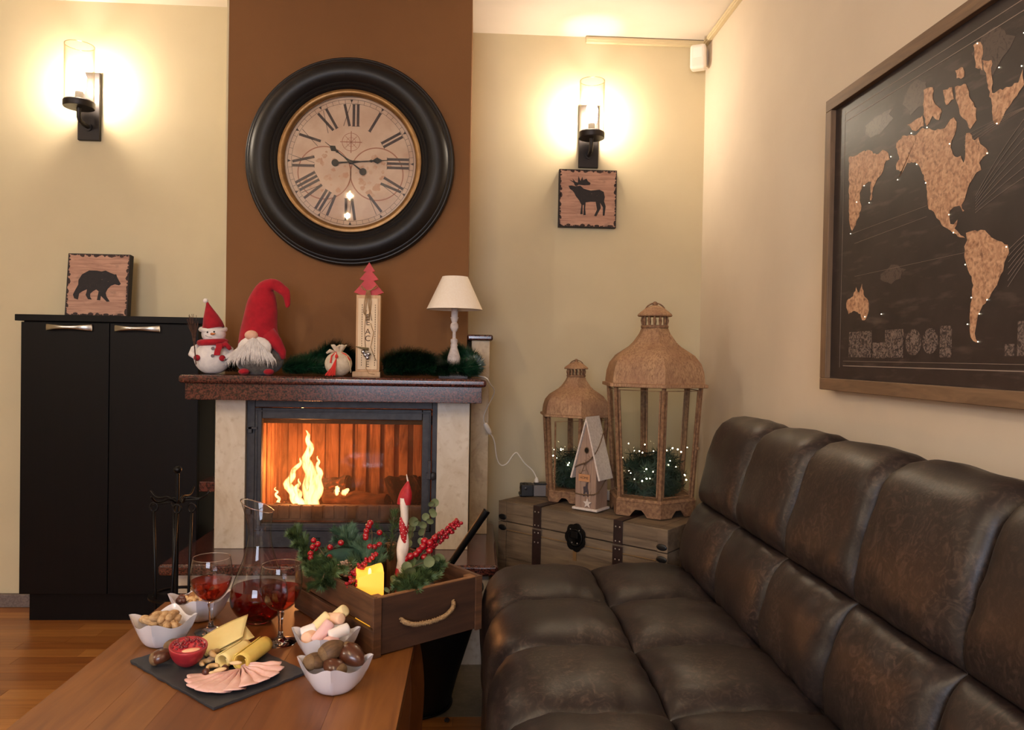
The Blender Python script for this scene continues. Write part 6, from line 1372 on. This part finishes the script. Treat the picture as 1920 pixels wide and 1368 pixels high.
berries('spray of big red berries right of the twisted candle', [P(0.22, 0.20, 0.10), P(0.235, 0.19, 0.150), P(0.27, 0.18, 0.18)],
        [P(0.212, 0.200, 0.146), P(0.241, 0.180, 0.143), P(0.200, 0.205, 0.140), P(0.240, 0.185, 0.170), P(0.258, 0.179, 0.178), P(0.270, 0.176, 0.190), P(0.232, 0.190, 0.160), P(0.226, 0.196, 0.150), P(0.252, 0.172, 0.160), P(0.262, 0.182, 0.168), P(0.248, 0.190, 0.182)], 0.0095)
q = random.Random(33); sp = []
for k in range(90):
    f = k / 90; c = Vector(P(0.258, 0.190, 0.172)).lerp(Vector(P(0.335, 0.158, 0.228)), f)
    sp.append(c + Vector((q.gauss(0, 1), q.gauss(0, 1), q.gauss(0, 1))).normalized() * (0.021 * (1 - f * .5)) * q.uniform(.5, 1) + Vector((0, 0, -0.01 * (1 - f))))
berries('dense cluster of small red berries at the right end of the crate', [P(0.235, 0.20, 0.11), P(0.26, 0.19, 0.17), P(0.33, 0.16, 0.222)], sp, 0.0047, 'small berry clusters in the crate')
sp = []
for k in range(70):
    f = k / 70; c = Vector(P(0.022, 0.150, 0.140)).lerp(Vector(P(0.085, 0.155, 0.185)), f ** 1.4)
    sp.append(c + Vector((q.gauss(0, 1), q.gauss(0, 1), q.gauss(0, 1))).normalized() * (0.018 * (1 - f * .75)) * q.uniform(.4, 1))
for k in range(22):
    f = k / 22; c = Vector(P(-0.008, 0.12, 0.140)).lerp(Vector(P(0.040, 0.125, 0.115)), f); sp.append(c + Vector((q.uniform(-.008, .008),) * 3))
berries('dense cluster of small red berries beside the glowing candle', [P(0.03, 0.17, 0.11), P(0.045, 0.16, 0.145), P(0.085, 0.158, 0.185)], sp, 0.0042, 'small berry clusters in the crate')
m_euc = M('dusty_green_leaf', S(122, 128, 84), 0.7, col2=S(84, 96, 60), scale=(50, 50, 50))
def euc(label, pts, n, r, seed):
    t = thing('eucalyptus_sprig', label, 'eucalyptus', pts[0], group='eucalyptus sprigs in the crate')
    pp = smoothp(pts, 3); B().tube(pp, 0.0012, 5).build('stem', m_stemg, t, smooth=True, world=True); q = random.Random(seed); o0 = Vector(pts[0])
    me = B().grid(lambda u, v: ((v) * math.cos(u * 2 * PI), v * math.sin(u * 2 * PI), 0.25 * v * v), 14, 3).mesh('leaf', m_euc, True)
    for k in range(n):
        p = Vector(pp[int((k + 1) / (n + 0.5) * (len(pp) - 1))]); d = Vector((q.uniform(-1, 1), q.uniform(-.6, .6), q.uniform(-.4, .6))).normalized() * r * 0.9
        inst('leaf', me, t, p + d - o0, (PI / 2 + q.uniform(-.7, .7), q.uniform(-.5, .5), q.uniform(-.5, .5)), [r * q.uniform(.75, 1.1)] * 3)
euc('tall eucalyptus sprig with round leaves at the right of the twisted candle', [P(0.245, 0.22, 0.11), P(0.265, 0.22, 0.19), P(0.280, 0.222, 0.230), P(0.300, 0.223, 0.268)], 13, 0.0105, 1)
euc('eucalyptus sprig behind the twisted candle', [P(0.21, 0.23, 0.11), P(0.235, 0.235, 0.17), P(0.245, 0.238, 0.222)], 9, 0.0125, 2)
euc('eucalyptus sprig with large leaves over the right end of the crate', [P(0.13, 0.12, 0.12), P(0.165, 0.11, 0.150), P(0.20, 0.10, 0.158), P(0.235, 0.09, 0.150)], 11, 0.0145, 3)
euc('small eucalyptus sprig in front of the glowing candle', [P(0.05, 0.03, 0.11), P(0.055, 0.045, 0.128), P(0.10, 0.06, 0.140)], 6, 0.009, 4)
m_leaf = M('dark_green_felt_leaf', S(30, 66, 50), 0.8, col2=S(24, 54, 42), scale=(40, 40, 40))
o = B().ell(CL_(0.085, 0.30, 0.135), (0.062, 0.022, 0.030), 24, 14, Matrix.Rotation(0.3, 4, 'Z') @ Matrix.Rotation(0.15, 4, 'Y')).build('broad_leaf', m_leaf, None, smooth=True)
tag(o, 'broad smooth dark green leaf behind the glowing candle', 'leaf')
m_cone = M('frosted_pine_cone', S(176, 146, 124), 0.8, col2=S(110, 76, 56), scale=(60, 60, 60), lo=0.4, hi=0.6)
t = thing('pine_cone', 'frosted pine cone left of the glowing candle in the crate', 'pine cone', CL_(0.035, 0.215, 0.140))
B().ell((0, 0, 0), (0.014, 0.014, 0.018), 12, 8).build('core', m_cone, t, smooth=True)
sc_ = B().ell((0, 0, 0), (0.0075, 0.006, 0.0022), 8, 5).mesh('scale', m_cone, True)
for k in range(34):
    a = k * 2.4; v = k / 34; z = -0.016 + 0.034 * v; r = 0.018 * math.sin(PI * (0.15 + 0.8 * v))
    inst('scale', sc_, t, (r * math.cos(a), r * math.sin(a), z), (0, -0.5, a))

# ------------------------------------------------------------------ bucket and fire tools
m_ib = M('black_bucket', S(14, 12, 12), 0.5, metal=0.3)
t = thing('bucket', 'black curved metal bucket on the floor behind the table corner', 'bucket', (-0.175, 2.385, 0.001))
prof = [(0, 0.0), (0.112, 0.0), (0.118, 0.006), (0.122, 0.03), (0.140, 0.10), (0.165, 0.18), (0.190, 0.26), (0.205, 0.33), (0.214, 0.372), (0.211, 0.374), (0.200, 0.33), (0.185, 0.26), (0.160, 0.18), (0.134, 0.10), (0.115, 0.02), (0, 0.015)]
B().lathe(prof, 56).build('shell', m_ib, t, smooth=True, auto=50)
B().tube([(0.214 * math.cos(a), 0.214 * math.sin(a), 0.374) for a in [k * PI / 28 for k in range(56)]], 0.004, 8, closed=True).build('rolled_rim', m_black, t, smooth=True)
B().tube([(0.121 * math.cos(a), 0.121 * math.sin(a), 0.006) for a in [k * PI / 28 for k in range(56)]], 0.0035, 8, closed=True).build('foot_rim', m_black, t, smooth=True)
t = thing('blow_poker', 'black metal tube leaning in the bucket behind the crate', 'poker', (-0.13, 2.36, 0.02))
A_, B2 = Vector((-0.165, 2.37, 0.30)), Vector((0.047, 2.34, 0.628)); d = (B2 - A_).normalized()
B().tube([A_ - d * 0.30, B2 - d * 0.03, B2 - d * 0.028, B2], [0.009, 0.0115, 0.012, 0.012], 14, cap=False).build('tube', m_black, t, smooth=True, auto=50, world=True)
B().tube([B2 - d * 0.004, B2 + d * 0.001], 0.0085, 14).build('open_end', m_blk, t, world=True)
t = thing('tool_stand', 'black wrought iron fire tool stand with ball top beside the cabinet', 'fire tool stand', (-0.955, 2.47, 0.0))
B().tube([(0, 0, 0), (0, 0, 0.715)], 0.0055, 10).build('pole', m_black, t, smooth=True, auto=50)
B().ell((0, 0, 0.728), (0.013, 0.013, 0.012), 16, 10).build('ball_finial', m_black, t, smooth=True)
B().lathe([(0, 0.0), (0.10, 0.0), (0.10, 0.006), (0.02, 0.012), (0, 0.012)], 32).build('base_plate', m_black, t, smooth=True, auto=40)
B().lathe([(0.070, 0.318), (0.085, 0.318), (0.085, 0.324), (0.070, 0.324)], 32, closed=True).box(-0.075, 0.075, -0.006, 0.006, 0.319, 0.323).build('guide_ring', m_black, t)
for k, a in enumerate((0.2, 1.4, 2.9, 4.2, 5.3)):
    c, s_ = math.cos(a), math.sin(a)
    B().tube(smoothp([(0, 0, 0.615), (0.03 * c, 0.03 * s_, 0.640), (0.06 * c, 0.06 * s_, 0.632), (0.082 * c, 0.082 * s_, 0.635), (0.098 * c, 0.098 * s_, 0.655)], 2), 0.0035, 8).build('hook', m_black, t, smooth=True)
B().tube([(-0.085, 0, 0.612), (0.0, 0, 0.625), (0.07, 0, 0.632), (0.10, -0.01, 0.65)], 0.003, 6).build('cross_bar', m_black, t)
def tool(kind, label, dx, dy, tx, ty):
    X, Y = -0.955, 2.47
    t = thing(kind, label, 'fire tool', (X + dx, Y + dy, 0.02), group='fire tools on the stand')
    B().tube([(X + dx, Y + dy, 0.600), (X + dx + (tx - dx) * .5, Y + dy + (ty - dy) * .5, 0.36), (X + tx, Y + ty, 0.10)], 0.0048, 8).build('shaft', m_black, t, world=True, smooth=True)
    B().tube([(X + dx + 0.012 * math.cos(a), Y + dy, 0.612 + 0.014 * math.sin(a)) for a in [k * PI / 8 for k in range(16)]], 0.003, 6, closed=True).build('loop_handle', m_black, t, world=True, smooth=True)
    if kind == 'shovel': B().box(X + tx - 0.04, X + tx + 0.04, Y + ty - 0.004, Y + ty, 0.02, 0.11).build('blade', m_black, t, world=True, bevel=0.002)
    elif kind == 'brush': B().lathe([(0, 0.02), (0.030, 0.02), (0.020, 0.11), (0, 0.12)], 16, Matrix.Translation((X + tx, Y + ty, 0))).build('bristles', m_black, t, world=True)
    else: B().tube([(X + tx, Y + ty, 0.11), (X + tx + 0.02, Y + ty, 0.06), (X + tx, Y + ty, 0.02)], 0.005, 8).build('tip', m_black, t, world=True)
tool('shovel', 'black fire shovel hanging at the front right of the tool stand', 0.058, -0.035, 0.050, -0.045)
tool('brush', 'black hearth brush hanging at the left of the tool stand', -0.062, -0.03, -0.050, -0.025)
tool('poker', 'black poker hanging close to the pole of the tool stand', 0.020, -0.055, -0.002, -0.060)
tool('tongs', 'black fire tongs hanging behind the pole of the tool stand', -0.030, 0.050, -0.030, 0.050)
o = B().ell((-0.065, 2.262, 0.006), (0.009, 0.012, 0.005), 8, 6).build('coal_crumb', m_char, None); tag(o, 'tiny dark coal crumb on the wood floor beside the bucket', 'coal')
